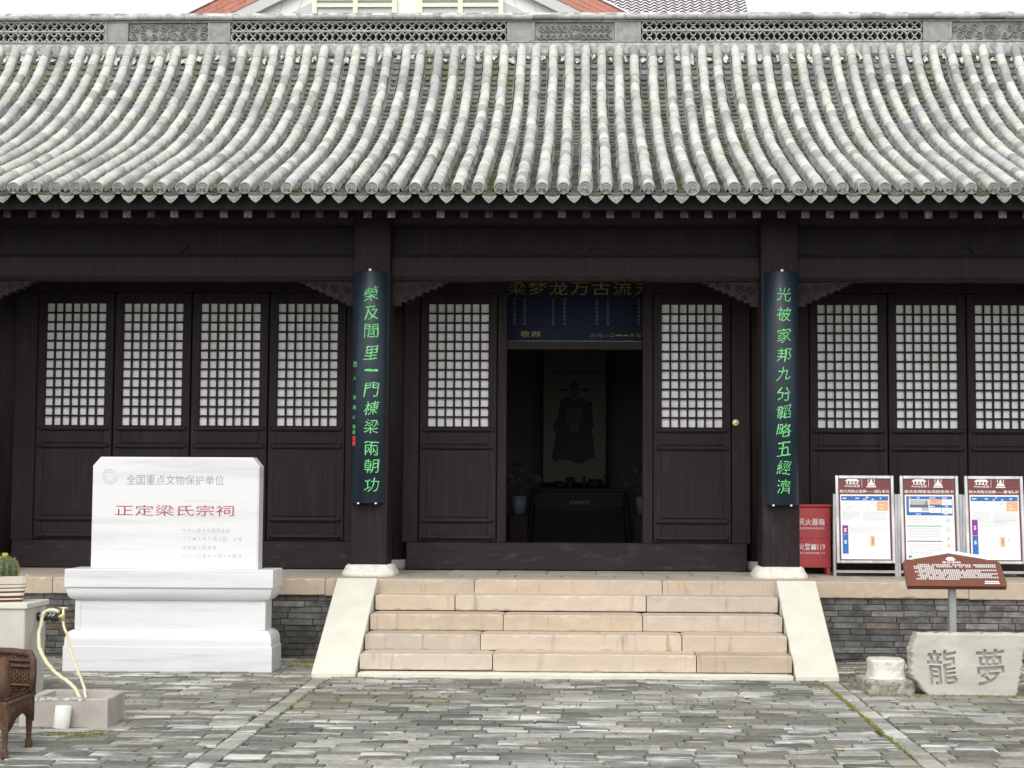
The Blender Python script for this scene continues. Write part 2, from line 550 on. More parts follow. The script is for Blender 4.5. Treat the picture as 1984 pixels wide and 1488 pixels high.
def text_into(mb, body, x0, x1, z0, z1, y, weight=0.0, fn=None, fit='both', slant=0.0, brush=None):
    """flat lettering in the X-Z plane facing -Y, fitted to a box; fn maps (x, y, z) -> point"""
    v, f = glyphs(body, weight, 2, fn is not None)
    if len(v) == 0:
        return
    a, b = v.min(0), v.max(0)
    if fit == 'em':
        a = np.array([0.02, -.10]); b = np.array([a[0] + len(body) * 1.0, .86])
    s = (np.array([x1 - x0, z1 - z0])) / np.maximum(b - a, 1e-6)
    if fit == 'height':
        s[0] = s[1]
    if brush is not None:                 # hand-written look: bend, tilt and swell the strokes
        rb_ = np.random.RandomState(brush)
        q = (v - a) / np.maximum(b - a, 1e-6)
        f1, f2, f3, f4 = rb_.uniform(0, 6.28, 4)
        k1, k2 = rb_.uniform(.025, .05, 2)
        wx = q[:, 0] + k1 * np.sin(5.0 * q[:, 1] + f1) + .018 * np.sin(13 * q[:, 1] + 7 * q[:, 0] + f3)
        wz = q[:, 1] + k2 * np.sin(4.2 * q[:, 0] + f2) + .018 * np.sin(12 * q[:, 0] + 6 * q[:, 1] + f4) + rb_.uniform(.02, .10) * (q[:, 0] - .5)
        v = a + np.stack([wx, wz], 1) * np.maximum(b - a, 1e-6) + rb_.normal(0, .007, v.shape)
    p = (v - a) * s
    pts = []
    for q in p:
        x, z = x0 + q[0] + slant * q[1], z0 + q[1]
        pts.append(fn(x, y, z) if fn else (x, y, z))
    mb.add(pts, f)

def raster(body, nx, nz, weight=0.0):
    """boolean grid of a lettering's ink over its bounding box"""
    v, f = glyphs(body, weight, 4)
    a, b = v.min(0), v.max(0)
    q = (v - a) / (b - a)
    q = np.stack([q[:, 0] + .02 * np.sin(5 * q[:, 1] + 1), q[:, 1] + .03 * np.sin(4 * q[:, 0] + 2.2) + .08 * (q[:, 0] - .5)], 1)
    q = (q - q.min(0)) / (q.max(0) - q.min(0))
    p = q * np.array([nx - 1, nz - 1])
    g = np.zeros((nz, nx), bool)
    for face in f:
        for k in range(1, len(face) - 1):
            t = p[[face[0], face[k], face[k + 1]]]
            lo, hi = np.floor(t.min(0)).astype(int), np.ceil(t.max(0)).astype(int)
            xs, zs = np.meshgrid(np.arange(lo[0], hi[0] + 1), np.arange(lo[1], hi[1] + 1))
            d = (t[1, 1] - t[2, 1]) * (t[0, 0] - t[2, 0]) + (t[2, 0] - t[1, 0]) * (t[0, 1] - t[2, 1])
            if abs(d) < 1e-9:
                continue
            l1 = ((t[1, 1] - t[2, 1]) * (xs - t[2, 0]) + (t[2, 0] - t[1, 0]) * (zs - t[2, 1])) / d
            l2 = ((t[2, 1] - t[0, 1]) * (xs - t[2, 0]) + (t[0, 0] - t[2, 0]) * (zs - t[2, 1])) / d
            ok = (l1 >= -.01) & (l2 >= -.01) & (l1 + l2 <= 1.01)
            ok &= (xs >= 0) & (xs < nx) & (zs >= 0) & (zs < nz)
            g[zs[ok], xs[ok]] = True
    return g

def spiral_relief(nx, nz, w, h, spirals, width):
    xs, zs = np.meshgrid(np.linspace(0, w, nx), np.linspace(0, h, nz))
    H = np.zeros((nz, nx))
    for (cx, cz, r, turns, a0, hand) in spirals:
        t = np.linspace(0.08, 1, int(24 * turns) + 8)
        an = a0 + hand * turns * 2 * math.pi * t
        px, pz = cx + r * t * np.cos(an), cz + r * t * np.sin(an)
        d = np.min((xs[..., None] - px) ** 2 + (zs[..., None] - pz) ** 2, axis=-1)
        H = np.maximum(H, np.exp(-d / (width * width)))
    return xs, zs, H

# ================================================================== THE COURTYARD GROUND
GX0, GX1 = -90.0, 90.0
g = MB()
g.add([(GX0, -60, -.016), (GX1, -60, -.016), (GX1, 260, -.016), (GX0, 260, -.016)], [(0, 1, 2, 3)])
ground = bpy.data.objects.new('courtyard_ground', g.mesh('courtyard_ground', EARTH))
link(ground)
ground['kind'] = 'structure'
ground['label'] = 'grey brick paving of the courtyard in running bond'

def pave_tone():
    t = R.random()
    if t < .20:
        k = R.uniform(.36, .48)
    elif t < .42:
        k = R.uniform(.12, .17)
    else:
        k = R.uniform(.18, .28)
    return (k * R.uniform(.99, 1.03), k, k * R.uniform(.88, .94))

BL, BW = .252, .126
LINES = (-1.965, 1.79)           # the two rows of bricks laid lengthwise
bricks = []                      # x0, x1, y0, y1
def course(xa, xb, y):
    x = xa - R.random() * BL
    while x < xb:
        l = BL * R.uniform(.93, 1.05)
        a, b = max(x, xa), min(x + l, xb)
        if b - a > .05:
            bricks.append((a + .003, b - .003, y + .003, y + BW - .003))
        x += l
y = 3.0
while y < 12.72:
    course(-8.0, LINES[0] - .064, y + .02)
    course(LINES[0] + .064, LINES[1] - .064, y)
    course(LINES[1] + .064, 8.0, y + .05)
    y += BW
for lx in LINES:
    yy = 3.0
    while yy < 12.4:
        l = BL * R.uniform(.96, 1.04)
        bricks.append((lx - .058, lx + .058, yy + .004, yy + l - .004))
        yy += l
# those that show largest in the picture become pieces, the rest one mass
def seen(b):
    cx, cy = (b[0] + b[1]) / 2, (b[2] + b[3]) / 2
    px = 1137 + 3000 * cx / cy
    return 7.7 < cy and -20 < px < 2004 and not (-3.4 < cx < -2.8 and 9.1 < cy < 9.6)
order = sorted([b for b in bricks if seen(b)], key=lambda b: b[2])
near = order[:300]
nearset = set(near)
mb0 = MB().box(-.5, .5, -.5, .5, -.05, 0, 0)
def brick_mesh(i):
    m = MB()
    c, lx, ly = .006, BL * .5 - .003, BW * .5 - .003
    j = lambda s: s + R.uniform(-.004, .004)
    top = [(-lx + c, -ly + c), (lx - c, -ly + c), (lx - c, ly - c), (-lx + c, ly - c)]
    top = [(j(a), j(b), R.uniform(-.0025, .0025)) for a, b in top]
    bot = [(-lx, -ly, -.006), (lx, -ly, -.006), (lx, ly, -.006), (-lx, ly, -.006)]
    low = [(a, b, -.05) for a, b, _ in bot]
    m.add(top + bot + low, [(0, 1, 2, 3)] + [(4 + k, 4 + (k + 1) % 4, (k + 1) % 4, k) for k in range(4)] + [(8 + k, 8 + (k + 1) % 4, 4 + (k + 1) % 4, 4 + k) for k in range(4)])
    return m
variants = [brick_mesh(i) for i in range(10)]
vm = [m.mesh('brick', PAVE_O) for m in variants]
rest = MB()
for b in bricks:
    cx, cy, lx, ly = (b[0] + b[1]) / 2, (b[2] + b[3]) / 2, b[1] - b[0], b[3] - b[2]
    k = R.randrange(10)
    z = R.uniform(-.003, .003)
    rot = lx < ly and ly > .2
    S = Matrix.Diagonal((lx / (BL - .006), ly / (BW - .006), 1, 1)) if not rot else \
        Matrix.Rotation(math.pi / 2, 4, 'Z') @ Matrix.Diagonal((ly / (BL - .006), lx / (BW - .006), 1, 1))
    T = Matrix.Translation((cx, cy, z)) @ Matrix.Rotation(R.uniform(-.012, .012), 4, 'Z') @ S
    tn = pave_tone()
    if rot:
        tn = tuple(min(.66, c * 1.3 + .12) for c in tn)
    if b in nearset:
        place('brick', vm[k], ground, T, tn)
    else:
        rest.cur_tone = tn
        rest.add([T @ Vector(p) for p in variants[k].v], variants[k].f)
part('brick_field', rest, PAVE_A, ground, kind='stuff', tone=True)

# ================================================================== THE HALL
hall = thing('ancestral_hall', 'long single storey ancestral hall with grey tiled roof and dark timber front', 'building', (0, 13.0, 0))
XA, XB = -9.6, 9.4                      # ends of the hall
COLS = (-9.12, -5.495, -1.865, 1.65, 5.28, 8.91)
YC, YW = 13.42, 14.30                   # eave columns, timber screen

# ---- platform
pf = MB()
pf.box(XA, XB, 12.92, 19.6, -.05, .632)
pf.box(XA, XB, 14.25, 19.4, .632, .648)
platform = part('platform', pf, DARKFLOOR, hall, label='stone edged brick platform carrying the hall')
mo = MB()
mo.box(XA, -1.75, 12.836, 12.925, -.05, .52)
mo.box(1.58, XB, 12.836, 12.925, -.05, .52)
part('mortar_bed', mo, JOINT, platform)
# edge stones
ex = [XA, -8.2, -6.9, -5.7, -4.42, -3.2, -2.154, -.923, .621, 1.86, 3.122, 4.4, 5.7, 7.1, 8.2, XB]
for a, b in zip(ex[:-1], ex[1:]):
    m = MB().rough(a + .003, b - .003, 12.79 + R.uniform(0, .006), 13.10, .522 + R.uniform(-.012, .008), .655)
    k = R.uniform(.9, 1.05)
    part('edge_stone', m, WARM, platform, color=(k, k * R.uniform(.97, 1.0), k * R.uniform(.95, 1.0)))
# floor slabs of the porch
for row, (ya, yb) in enumerate(((13.105, 13.66), (13.664, 14.246))):
    x = XA + row * .2
    while x < XB - .1:
        l = R.uniform(.40, .46)
        if -6 < x < 6:
            m = MB().box(x + .003, min(x + l, XB) - .003, ya, yb, .60, .651 + R.uniform(-.0015, .0015), .003)
            k = R.uniform(.82, 1.08)
            part('floor_slab', m, FLOORST, platform, color=(k, k, k))
        x += l
# bricks of the platform face
def wall_tone(row):
    t = R.random()
    k = R.uniform(.10, .15) if t < .7 else R.uniform(.15, .21) if t < .88 else R.uniform(.06, .09)
    if row >= 6:
        k = k * 1.25 + .02
    h = R.random()
    return (k * (1.22 if h < .1 else 1.03), k * (.98 if h < .1 else 1), k * (.8 if h < .1 else .95))
wm = [MB().box(-.131, .131, 0, .09, 0, .0450, .003, .0015).mesh('brick', BRICKW_O) for _ in range(8)]
wrest = MB()
for row in range(11):
    z = .52 - .0495 * (row + 1)
    for xa, xb in ((XA, -2.05), (1.875, XB)):
        x = xa - R.random() * .26
        while x < xb:
            l = .268 if R.random() < .8 else .135
            a, b = max(x, xa), min(x + l, xb)
            if b - a > .04:
                vis = (-4.95 < a < -3.9) or (-2.65 < a) and a < 4.0
                T = Matrix.Translation(((a + b) / 2, 12.82 + R.uniform(-.004, .006), z)) @ Matrix.Diagonal(((b - a - .006) / .262, 1, 1, 1))
                tn = wall_tone(10 - row)
                if vis:
                    place('brick', wm[R.randrange(8)], platform, T, tn)
                else:
                    q = MB().box(-.131, .131, 0, .09, 0, .0455)
                    wrest.cur_tone = tn
                    wrest.add([T @ Vector(p) for p in q.v], q.f)
            x += l
BRICKW_A = mat('grey wall brick rest', (.12, .12, .112), (.07, .07, .066), .92, 20, bump=.6)
part('brick_courses', wrest, BRICKW_A, platform, kind='stuff')

# ---- columns
for cx in COLS:
    m = MB()
    m.cur_s = False
    m.lathe([(.167, .74), (.167, 3.80)], cx, YC, 32, power=9)
    c = part('column', m, WOOD, hall)
    b = MB()
    b.cur_s = True
    b.lathe([(.236, .645), (.238, .662), (.232, .685), (.214, .712), (.205, .735), (.190, .747), (.172, .750)], cx, YC, 36, power=4)
    part('column_base', b, BASEST, c)
    m = MB()
    m.cur_s = True
    m.lathe([(.19, .72), (.19, 4.38)], cx + .02, 14.42, 28)
    c = part('wall_post', m, WOOD, hall)
    b = MB()
    b.cur_s = True
    b.lathe([(.205, .645), (.215, .68), (.205, .735), (.18, .75)], cx + .02, 14.42, 24)
    part('column_base', b, GREYST, c)

# ---- beams, corbels, eave boards
def corbel(cx, s):
    """carved bracket below the beam beside a column"""
    x0 = cx + s * .165
    out = [(0, 3.209), (.51, 3.209), (.475, 3.185), (.45, 3.188), (.425, 3.155), (.395, 3.16), (.37, 3.128), (.335, 3.135), (.305, 3.10), (.27, 3.108),
           (.245, 3.072), (.21, 3.078), (.18, 3.04), (.14, 3.045), (.12, 3.015), (.075, 3.02), (.075, 2.985), (0, 2.985)]
    m = MB()
    m.prism([(x0 + s * a, b) for a, b in out], 13.385, 13.455)
    for (a, b, r) in ((.07, 3.12, .04), (.17, 3.13, .045), (.27, 3.155, .035), (.35, 3.175, .028), (.12, 3.06, .022), (.43, 3.19, .018)):
        pts = []
        for t in range(15):
            an = t / 14 * 3.2 * math.pi
            rr = r * (1 - t / 17)
            pts.append((x0 + s * (a + rr * math.cos(an)), 13.383, b + rr * math.sin(an)))
        m.tube(pts, .0075, 5)
    return m
for i in range(len(COLS) - 1):
    a, b = COLS[i] + .165, COLS[i + 1] - .165
    m = MB()
    m.prism([(13.36, 3.205), (13.34, 3.24), (13.335, 3.40), (13.355, 3.432), (13.485, 3.432), (13.50, 3.40), (13.50, 3.24), (13.48, 3.205)], a, b, 'x')
    part('lintel_beam', m, WOOD, hall)
    m = MB().box(a, b, 13.44, 13.47, 3.434, 3.70)
    part('frieze_board', m, WOOD, hall)
    for f in (.5,):
        mx = a + (b - a) * f
        m = MB().prism([(mx - .17, 3.53), (mx - .165, 3.50), (mx - .12, 3.48), (mx - .09, 3.436), (mx + .09, 3.436), (mx + .12, 3.48), (mx + .165, 3.50), (mx + .17, 3.53)], 13.422, 13.4385)
        part('frieze_bracket', m, WOOD, hall)
    if 1 <= i <= 3:
        part('corbel', corbel(COLS[i], 1), WOOD, hall)
        part('corbel', corbel(COLS[i + 1], -1), WOOD, hall)
m = MB()
m.cur_s = True
m.tube([(XA, 13.44, 3.785), (XB, 13.44, 3.785)], .105, 20)
part('eave_purlin', m, WOOD, hall)
for cx in COLS:
    m = MB().prism([(13.5, 3.40), (14.45, 3.40), (14.45, 3.66), (13.5, 3.66)], cx - .09, cx + .09, 'x')
    part('tie_beam', m, WOOD, hall)

# ---- timber screen with lattice leaves
LEAFW, LZ0, LZ1 = .725, .907, 3.215
def leaf_parts():
    b = MB()                                   # stiles, rails and panel boards, local x from 0
    b.box(0.006, .083, 0, .05, LZ0 + .004, LZ1, .006)
    b.box(.640, .719, 0, .05, LZ0 + .004, LZ1, .006)
    b.box(.083, .640, .004, .05, 3.111, LZ1 - .002)
    b.box(.083, .640, .004, .05, LZ0 + .004, 1.972)
    b.box(.078, .645, -.004, .006, 1.135, 1.752, .004)
    b.box(.078, .645, -.004, .006, 1.808, 1.915, .004)
    rails = []
    for z0, z1 in ((1.920, 1.968), (1.758, 1.802), (1.082, 1.130), (.928, .974)):
        m = MB()
        zc, h = (z0 + z1) / 2, (z1 - z0) / 2
        pr = [(.006, -h), (-.014, -h * .8), (-.022, -h * .2), (-.020, h * .35), (-.010, h * .85), (.006, h)]
        vs, fs = [], []
        secs = [(.030, .55), (.045, 1.0), (.680, 1.0), (.697, .55)]
        for x, k in secs:
            vs += [(x, a if a > 0 else a * k, zc + c * (.8 + .2 * k)) for a, c in pr]
        n = len(pr)
        for s in range(len(secs) - 1):
            for k in range(n - 1):
                fs.append((s * n + k, (s + 1) * n + k, (s + 1) * n + k + 1, s * n + k + 1))
        fs.append(tuple(range(n - 1, -1, -1)))
        fs.append(tuple((len(secs) - 1) * n + k for k in range(n)))
        m.cur_s = False
        m.add(vs, fs)
        rails.append(m.mesh('moulding_rail', WOOD))
    px, pz = .557 / 7, (3.111 - 1.972) / 13
    vbar = MB().box(-.0085, .0085, .010, .030, 1.972, 3.111).mesh('lattice_bar', WOOD)
    hbar = MB().box(.083, .640, .013, .033, -.0085, .0085).mesh('lattice_bar', WOOD)
    pap = MB().box(.080, .643, .036, .040, 1.965, 3.118).mesh('window_paper', PAPER)
    return b.mesh('door_leaf', WOOD), rails, vbar, hbar, pap, px, pz
leaf_me, rail_me, vbar_me, hbar_me, pap_me, lpx, lpz = leaf_parts()
def leaf(x):
    o = bpy.data.objects.new('door_leaf', leaf_me)
    link(o, hall, (x, YW, 0))
    o.matrix_parent_inverse = world_of(hall).inverted()
    def sub(name, me, loc=(0, 0, 0)):
        s = bpy.data.objects.new(name, me)
        link(s, o, loc)
    for rm in rail_me:
        sub('moulding_rail', rm)
    for k in range(1, 7):
        sub('lattice_bar', vbar_me, (.083 + lpx * k + R.uniform(-.001, .001), 0, 0))
    for k in range(1, 13):
        sub('lattice_bar', hbar_me, (0, 0, 1.972 + lpz * k))
    sub('window_paper', pap_me)
for x in (-5.14, -4.415, -3.69, -2.965, -1.556, .607, 2.045, 2.769, 3.493, 4.217):
    leaf(x)
def wood(name, *boxes, m=WOOD, c=.004):
    b = MB()
    for bx in boxes:
        b.box(*bx, c)
    return part(name, b, m, hall)
# jamb posts beside the leaves
for a, b in ((-5.34, -5.136), (-2.238, -2.02), (-1.70, -1.558), (1.334, 1.50), (1.82, 2.043), (4.945, 5.12)):
    wood('jamb_post', (a, b, YW - .012, YW + .07, .905, 3.217))
for a, b in ((-.829, -.745), (.512, .605)):
    wood('door_jamb', (a, b, YW - .004, YW + .12, .905, 3.217))
wood('door_head', (-.744, .511, YW + .012, YW + .10, 2.69, 2.768))
# thresholds, head rails and boards above
for a, b in ((-5.32, -2.03), (-1.66, 1.47), (1.86, 5.1)):
    wood('threshold', (a, b, YW - .045, YW + .09, .65, .905), m=WOODSILL, c=.012)
    for p, q in (((a, b),) if a != -1.66 else ((a, -.745), (.512, b))):
        wood('head_rail', (p, q, YW - .02, YW + .08, 3.219, 3.33))
        wood('transom_board', (p, q, YW + .02, YW + .05, 3.331, 4.38))
wood('transom_board', (-.744, .511, YW + .02, YW + .05, 3.56, 4.38))
for a, b in ((XA + .1, -5.66), (5.47, XB - .1)):
    wood('screen_board', (a, b, YW, YW + .06, .65, 4.38))
m = MB()
m.cur_s = False
m.lathe([(.029, 0), (.029, .006), (.022, .010), (.012, .011), (.009, .022), (.001, .024)], 0, 0, 20)
m.v = [(1.368 + x, YW - .012 - z, 2.016 + y) for x, y, z in m.v]
part('round_door_plate', m, BRASS, hall, label='small round brass plate on the door post')

# ---- rear and gable walls
rw = MB()
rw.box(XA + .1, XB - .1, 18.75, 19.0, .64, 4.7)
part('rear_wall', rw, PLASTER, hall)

# ---- roof
EZ = 3.865
def prof(u):
    return EZ + .43 * u - .054 * u * u + .0255 * u ** 3 + .75 * np.maximum(0, u - 3.3) ** 2
def dprof(u):
    return .43 - .108 * u + .0765 * u * u + 1.5 * max(0, u - 3.3)
YE, YR = 12.55, 16.35
UT = 3.67
for s in (XA + .1, XB - .35):
    us = [0.35 + (UT - .35) * k / 12 for k in range(13)]
    pts = [(YE + u, prof(u) - .23) for u in us]
    pts += [(2 * YR - a, b) for a, b in pts[::-1]]
    pts += [(19.0, .64), (13.9, .64), (13.9, 3.6)]
    m = MB().prism(pts, s, s + .25, 'x')
    part('gable_wall', m, JOINT, hall)
d = MB()
us = [.14 + (UT + .16 - .14) * k / 18 for k in range(19)]
top = [(YE + u, prof(u) - .085) for u in us]
bot = [(YE + u, prof(u) - .205) for u in us]
top2 = [(2 * YR - a, b) for a, b in top[::-1]]
bot2 = [(2 * YR - a, b) for a, b in bot[::-1]]
ring_t, ring_b = top + top2[1:], bot + bot2[1:]
vs, fs = [], []
for x in (XA, XB):
    vs += [(x, a, b) for a, b in ring_t] + [(x, a, b) for a, b in ring_b]
n = len(ring_t)
for k in range(n - 1):
    fs.append((k, 2 * n + k, 2 * n + k + 1, k + 1))
    fs.append((n + k, n + k + 1, 3 * n + k + 1, 3 * n + k))
    fs.append((k, k + 1, n + k + 1, n + k))
    fs.append((2 * n + k, 3 * n + k, 3 * n + k + 1, 2 * n + k + 1))
fs.append((0, n, 3 * n, 2 * n))
fs.append((n - 1, 3 * n - 1, 4 * n - 1, 2 * n - 1))
d.add(vs, fs)
roof = part('roof', d, DECK, hall, label='grey tiled roof with pale barrel tile ridges and mossy valleys')
fb = MB().box(XA, XB, 12.665, 12.71, 3.703, 3.835, .004)
part('fascia_board', fb, WOOD, roof)

# rafters
k0 = int((XA + 2.0346) / .2022)
for k in range(k0, 58):
    x = -2.0346 + .2022 * k + R.uniform(-.006, .006)
    if x > XB - .1:
        break
    if not -7.2 < x < 7.0:
        continue
    w = .0325
    y0, y1 = 12.752 + R.uniform(-.006, .006), 14.5
    m = MB()
    sl = .38
    m.add([(x - w, y0, 3.650), (x + w, y0, 3.650), (x + w, y0, 3.716), (x - w, y0, 3.716),
           (x - w, y1, 3.650 + sl * (y1 - y0)), (x + w, y1, 3.650 + sl * (y1 - y0)), (x + w, y1, 3.716 + sl * (y1 - y0)), (x - w, y1, 3.716 + sl * (y1 - y0))],
          [(0, 1, 2, 3)])
    m.cur_mi = 1
    m.add(m.v[:8], [(0, 4, 5, 1), (1, 5, 6, 2), (3, 2, 6, 7), (0, 3, 7, 4), (4, 7, 6, 5)])
    kk = R.choice((.15, .25, .45, .6, .85, .2))
    part('rafter', m, [RAFTER, WOOD], roof, color=(kk, kk * .98, kk))

# barrel tiles
PITCH, X0R = .1747, -4.741
arc = [0.0]
NU = 400
uu = np.linspace(0, UT, NU)
ss = np.concatenate([[0], np.cumsum(np.hypot(np.diff(uu), np.diff(prof(uu))))])
SL = ss[-1]
TL = .176
TONES = [((.70, .695, .635), 32), ((.68, .68, .66), 28), ((.53, .535, .55), 13), ((.57, .565, .53), 16), ((.45, .445, .42), 8), ((.40, .40, .41), 3)]
def tile_tone():
    t = R.random() * 100
    for c, w in TONES:
        t -= w
        if t < 0:
            break
    k = R.uniform(.74, .98)
    return tuple(v * k for v in c)
def barrel(n=10, r0=.0500, r1=.0440, ln=TL + .012, lip=True):
    m = MB()
    m.cur_s = True
    A0, A1 = math.radians(-28), math.radians(208)
    vs = []
    for (yy, rr) in ((0, r0 - .004), (.004, r0), (ln * .55, (r0 + r1) / 2 + .0005), (ln, r1)):
        for k in range(n + 1):
            a = A0 + (A1 - A0) * k / n
            vs.append((rr * math.cos(a), yy, rr * math.sin(a)))
    for k in range(n + 1):
        a = A0 + (A1 - A0) * k / n
        vs.append(((r1 - .012) * math.cos(a), .002, (r1 - .012) * math.sin(a)))
    fs = []
    for i in range(3):
        for k in range(n):
            fs.append((i * (n + 1) + k + 1, i * (n + 1) + k, (i + 1) * (n + 1) + k, (i + 1) * (n + 1) + k + 1))
    for k in range(n):
        fs.append((4 * (n + 1) + k + 1, 4 * (n + 1) + k, k, k + 1))
    m.add(vs, fs)
    return m
bvar = [barrel(10, .0510 + R.uniform(-.0012, .0012), .0450 + R.uniform(-.001, .001)) for _ in range(4)]
bme = [b.mesh('barrel_tile', TILE_O) for b in bvar]
far = MB()
far.cur_s = True
ncourse = int(SL / TL) + 1
rows = list(range(int(math.floor((XA - X0R) / PITCH)) + 1, int((XB - X0R) / PITCH) + 1))
def frame(s):
    u = float(np.interp(s, ss, uu))
    t = math.atan(dprof(u))
    return u, prof(u), t
piece_count = 0
row_dx = {}
for r in rows:
    x = X0R + PITCH * r + R.uniform(-.005, .005)
    row_dx[r] = x
    ph = R.uniform(-.0, .05)
    drift = R.uniform(-.010, .010)
    for c in range(ncourse + 1):
        s = max(0, c * TL - (ph if c else 0))
        if s > SL - .03:
            break
        u, z, t = frame(s)
        u2, z2, _ = frame(min(SL, s + TL))
        t = math.atan2(z2 - z, max(u2 - u, 1e-3)) if s + TL < SL else t
        T = Matrix.Translation((x + drift * math.sin(s * 1.3) + R.uniform(-.0035, .0035), YE + u, z + R.uniform(-.002, .0025))) @ \
            Matrix.Rotation(R.uniform(-.04, .04), 4, 'Z') @ Matrix.Rotation(t, 4, 'X')
        v = R.randrange(4)
        if c < 6 and -1 <= r < 49:
            place('barrel_tile', bme[v], roof, T, tile_tone())
        else:
            far.cur_tone = tile_tone()
            far.add([T @ Vector(p) for p in bvar[v].v], bvar[v].f)
part('barrel_tile_rows', far, TILE_A, roof, kind='stuff', tone=True)

# mortar bedding along both sides of every barrel row and pan tiles in the valleys
pan = MB()
PT = .100
npan = int(SL / PT) + 1
for r in rows[:-1]:
    xc = (row_dx[r] + row_dx[r + 1]) / 2
    moss_row = R.random()
    for c in range(npan):
        s = c * PT + R.uniform(-.006, .006)
        if s > SL - .02:
            break
        u, z, t = frame(max(0, s))
        k = R.uniform(.11, .26)
        pan.cur_tone = (k, k, k * .96)
        T = Matrix.Translation((xc + R.uniform(-.004, .004), YE + u - .01, z - .062)) @ Matrix.Rotation(t + R.uniform(-.03, .03), 4, 'X') @ Matrix.Rotation(R.uniform(-.03, .03), 4, 'Y')
        n = 6
        vs = []
        for (yy, dz) in ((0, .006), (0, .030), (PT + .02, .008)):
            for q in range(n + 1):
                xx = -.078 + .156 * q / n
                vs.append((xx, yy, dz + .042 * (xx / .078) ** 2 - .018))
        fs = []
        for i in range(2):
            for q in range(n):
                a = i * (n + 1) + q
                fs.append((a, a + 1, a + n + 2, a + n + 1))
        pan.add([T @ Vector(p) for p in vs], fs)
part('pan_tiles', pan, PAN, roof, kind='stuff', tone=True)

bed = MB()
for r in rows:
    for sd_ in (-1, 1):
        ns = 44
        vs = []
        for i in range(ns + 1):
            s_ = SL * i / ns
            u, z, t = frame(s_)
            x = row_dx[r]
            o1, o2 = .0475, .066 + R.uniform(-.009, .007)
            n_y, n_z = -math.sin(t), math.cos(t)
            vs.append((x + sd_ * o1, YE + u + .012 * n_y, z + .010 * n_z))
            vs.append((x + sd_ * o2, YE + u - .040 * n_y, z - .036 * n_z))
        bed.add(vs, [(2 * i, 2 * i + 2, 2 * i + 3, 2 * i + 1) if sd_ > 0 else (2 * i, 2 * i + 1, 2 * i + 3, 2 * i + 2) for i in range(ns)])
BED = mat('bedding mortar', (.38, .38, .365), (.17, .17, .163), .92, 22, lo=.38, hi=.64, bump=.7, bump_scale=60, bump_dist=.008,
          stains=[((.13, .15, .04), 2.2, .54, .70, (1.6, .5, .5), .6)])
part('bedding_mortar', bed, BED, roof, kind='stuff')

# round end tiles and drip tiles along the eave
dm = MB()
dm.cur_s = False
dm.lathe([(.049, 0), (.0505, .004), (.0505, .012), (.048, .016), (.042, .016), (.040, .010), (.032, .010), (.030, .0135), (.026, .0135), (.024, .009), (.012, .009), (.010, .014), (.001, .016)], 0, 0, 28)
for q in range(6):
    a = q / 6 * 2 * math.pi
    dm.lathe([(.006, .009), (.005, .0135), (.001, .015)], .018 * math.cos(a), .018 * math.sin(a), 8)
dm.v = [(x, -z, y) for x, y, z in dm.v]
disc_me = dm.mesh('end_tile', DISC)
def drip_mesh():
    half = [(0, -.076), (.010, -.066), (.015, -.068), (.022, -.056), (.028, -.057), (.035, -.043), (.041, -.044), (.047, -.030), (.053, -.030), (.060, -.012), (.066, .006)]
    up_ = [(.055, .000), (.040, -.007), (.022, -.012), (0, -.014)]
    pts = half + up_
    full = pts + [(-a, b) for a, b in (pts[::-1])[1:-1]]
    m = MB()
    m.prism(full, -.012, 0)
    inner = [(.0, -.060), (.019, -.045), (.038, -.025), (.048, -.010), (.030, -.016), (0, -.022)]
    fi = inner + [(-a, b) for a, b in (inner[::-1])[1:-1]]
    for (k, y0) in ((1.0, -.016), (.62, -.020)):
        cz = -.03
        m.prism([(a * k, cz + (b - cz) * k) for a, b in fi], y0, -.011)
    return m
drip_me = drip_mesh().mesh('drip_tile', DISC)
for r in rows:
    x = row_dx[r]
    if -7.2 < x < 6.8:
        kk = R.uniform(.82, 1.12)
        sc = R.uniform(.96, 1.08) if R.random() > .06 else 1.22
        place('end_tile', disc_me, roof, Matrix.Translation((x, YE - .006, EZ - .006)) @ Matrix.Rotation(.10 + R.uniform(-.05, .05), 4, 'X') @ Matrix.Rotation(R.uniform(0, 6), 4, 'Y') @ Matrix.Scale(sc, 4), (kk, kk, kk * .98))
        xc = x + PITCH / 2
        kk = R.uniform(.85, 1.2)
        place('drip_tile', drip_me, roof, Matrix.Translation((xc + R.uniform(-.006, .006), YE + .012, EZ - .054 + R.uniform(-.006, .004))) @ Matrix.Rotation(R.uniform(-.06, .06), 4, 'Y') @ Matrix.Rotation(-.12, 4, 'X') @ Matrix.Scale(R.uniform(.95, 1.04), 4), (kk, kk, kk))

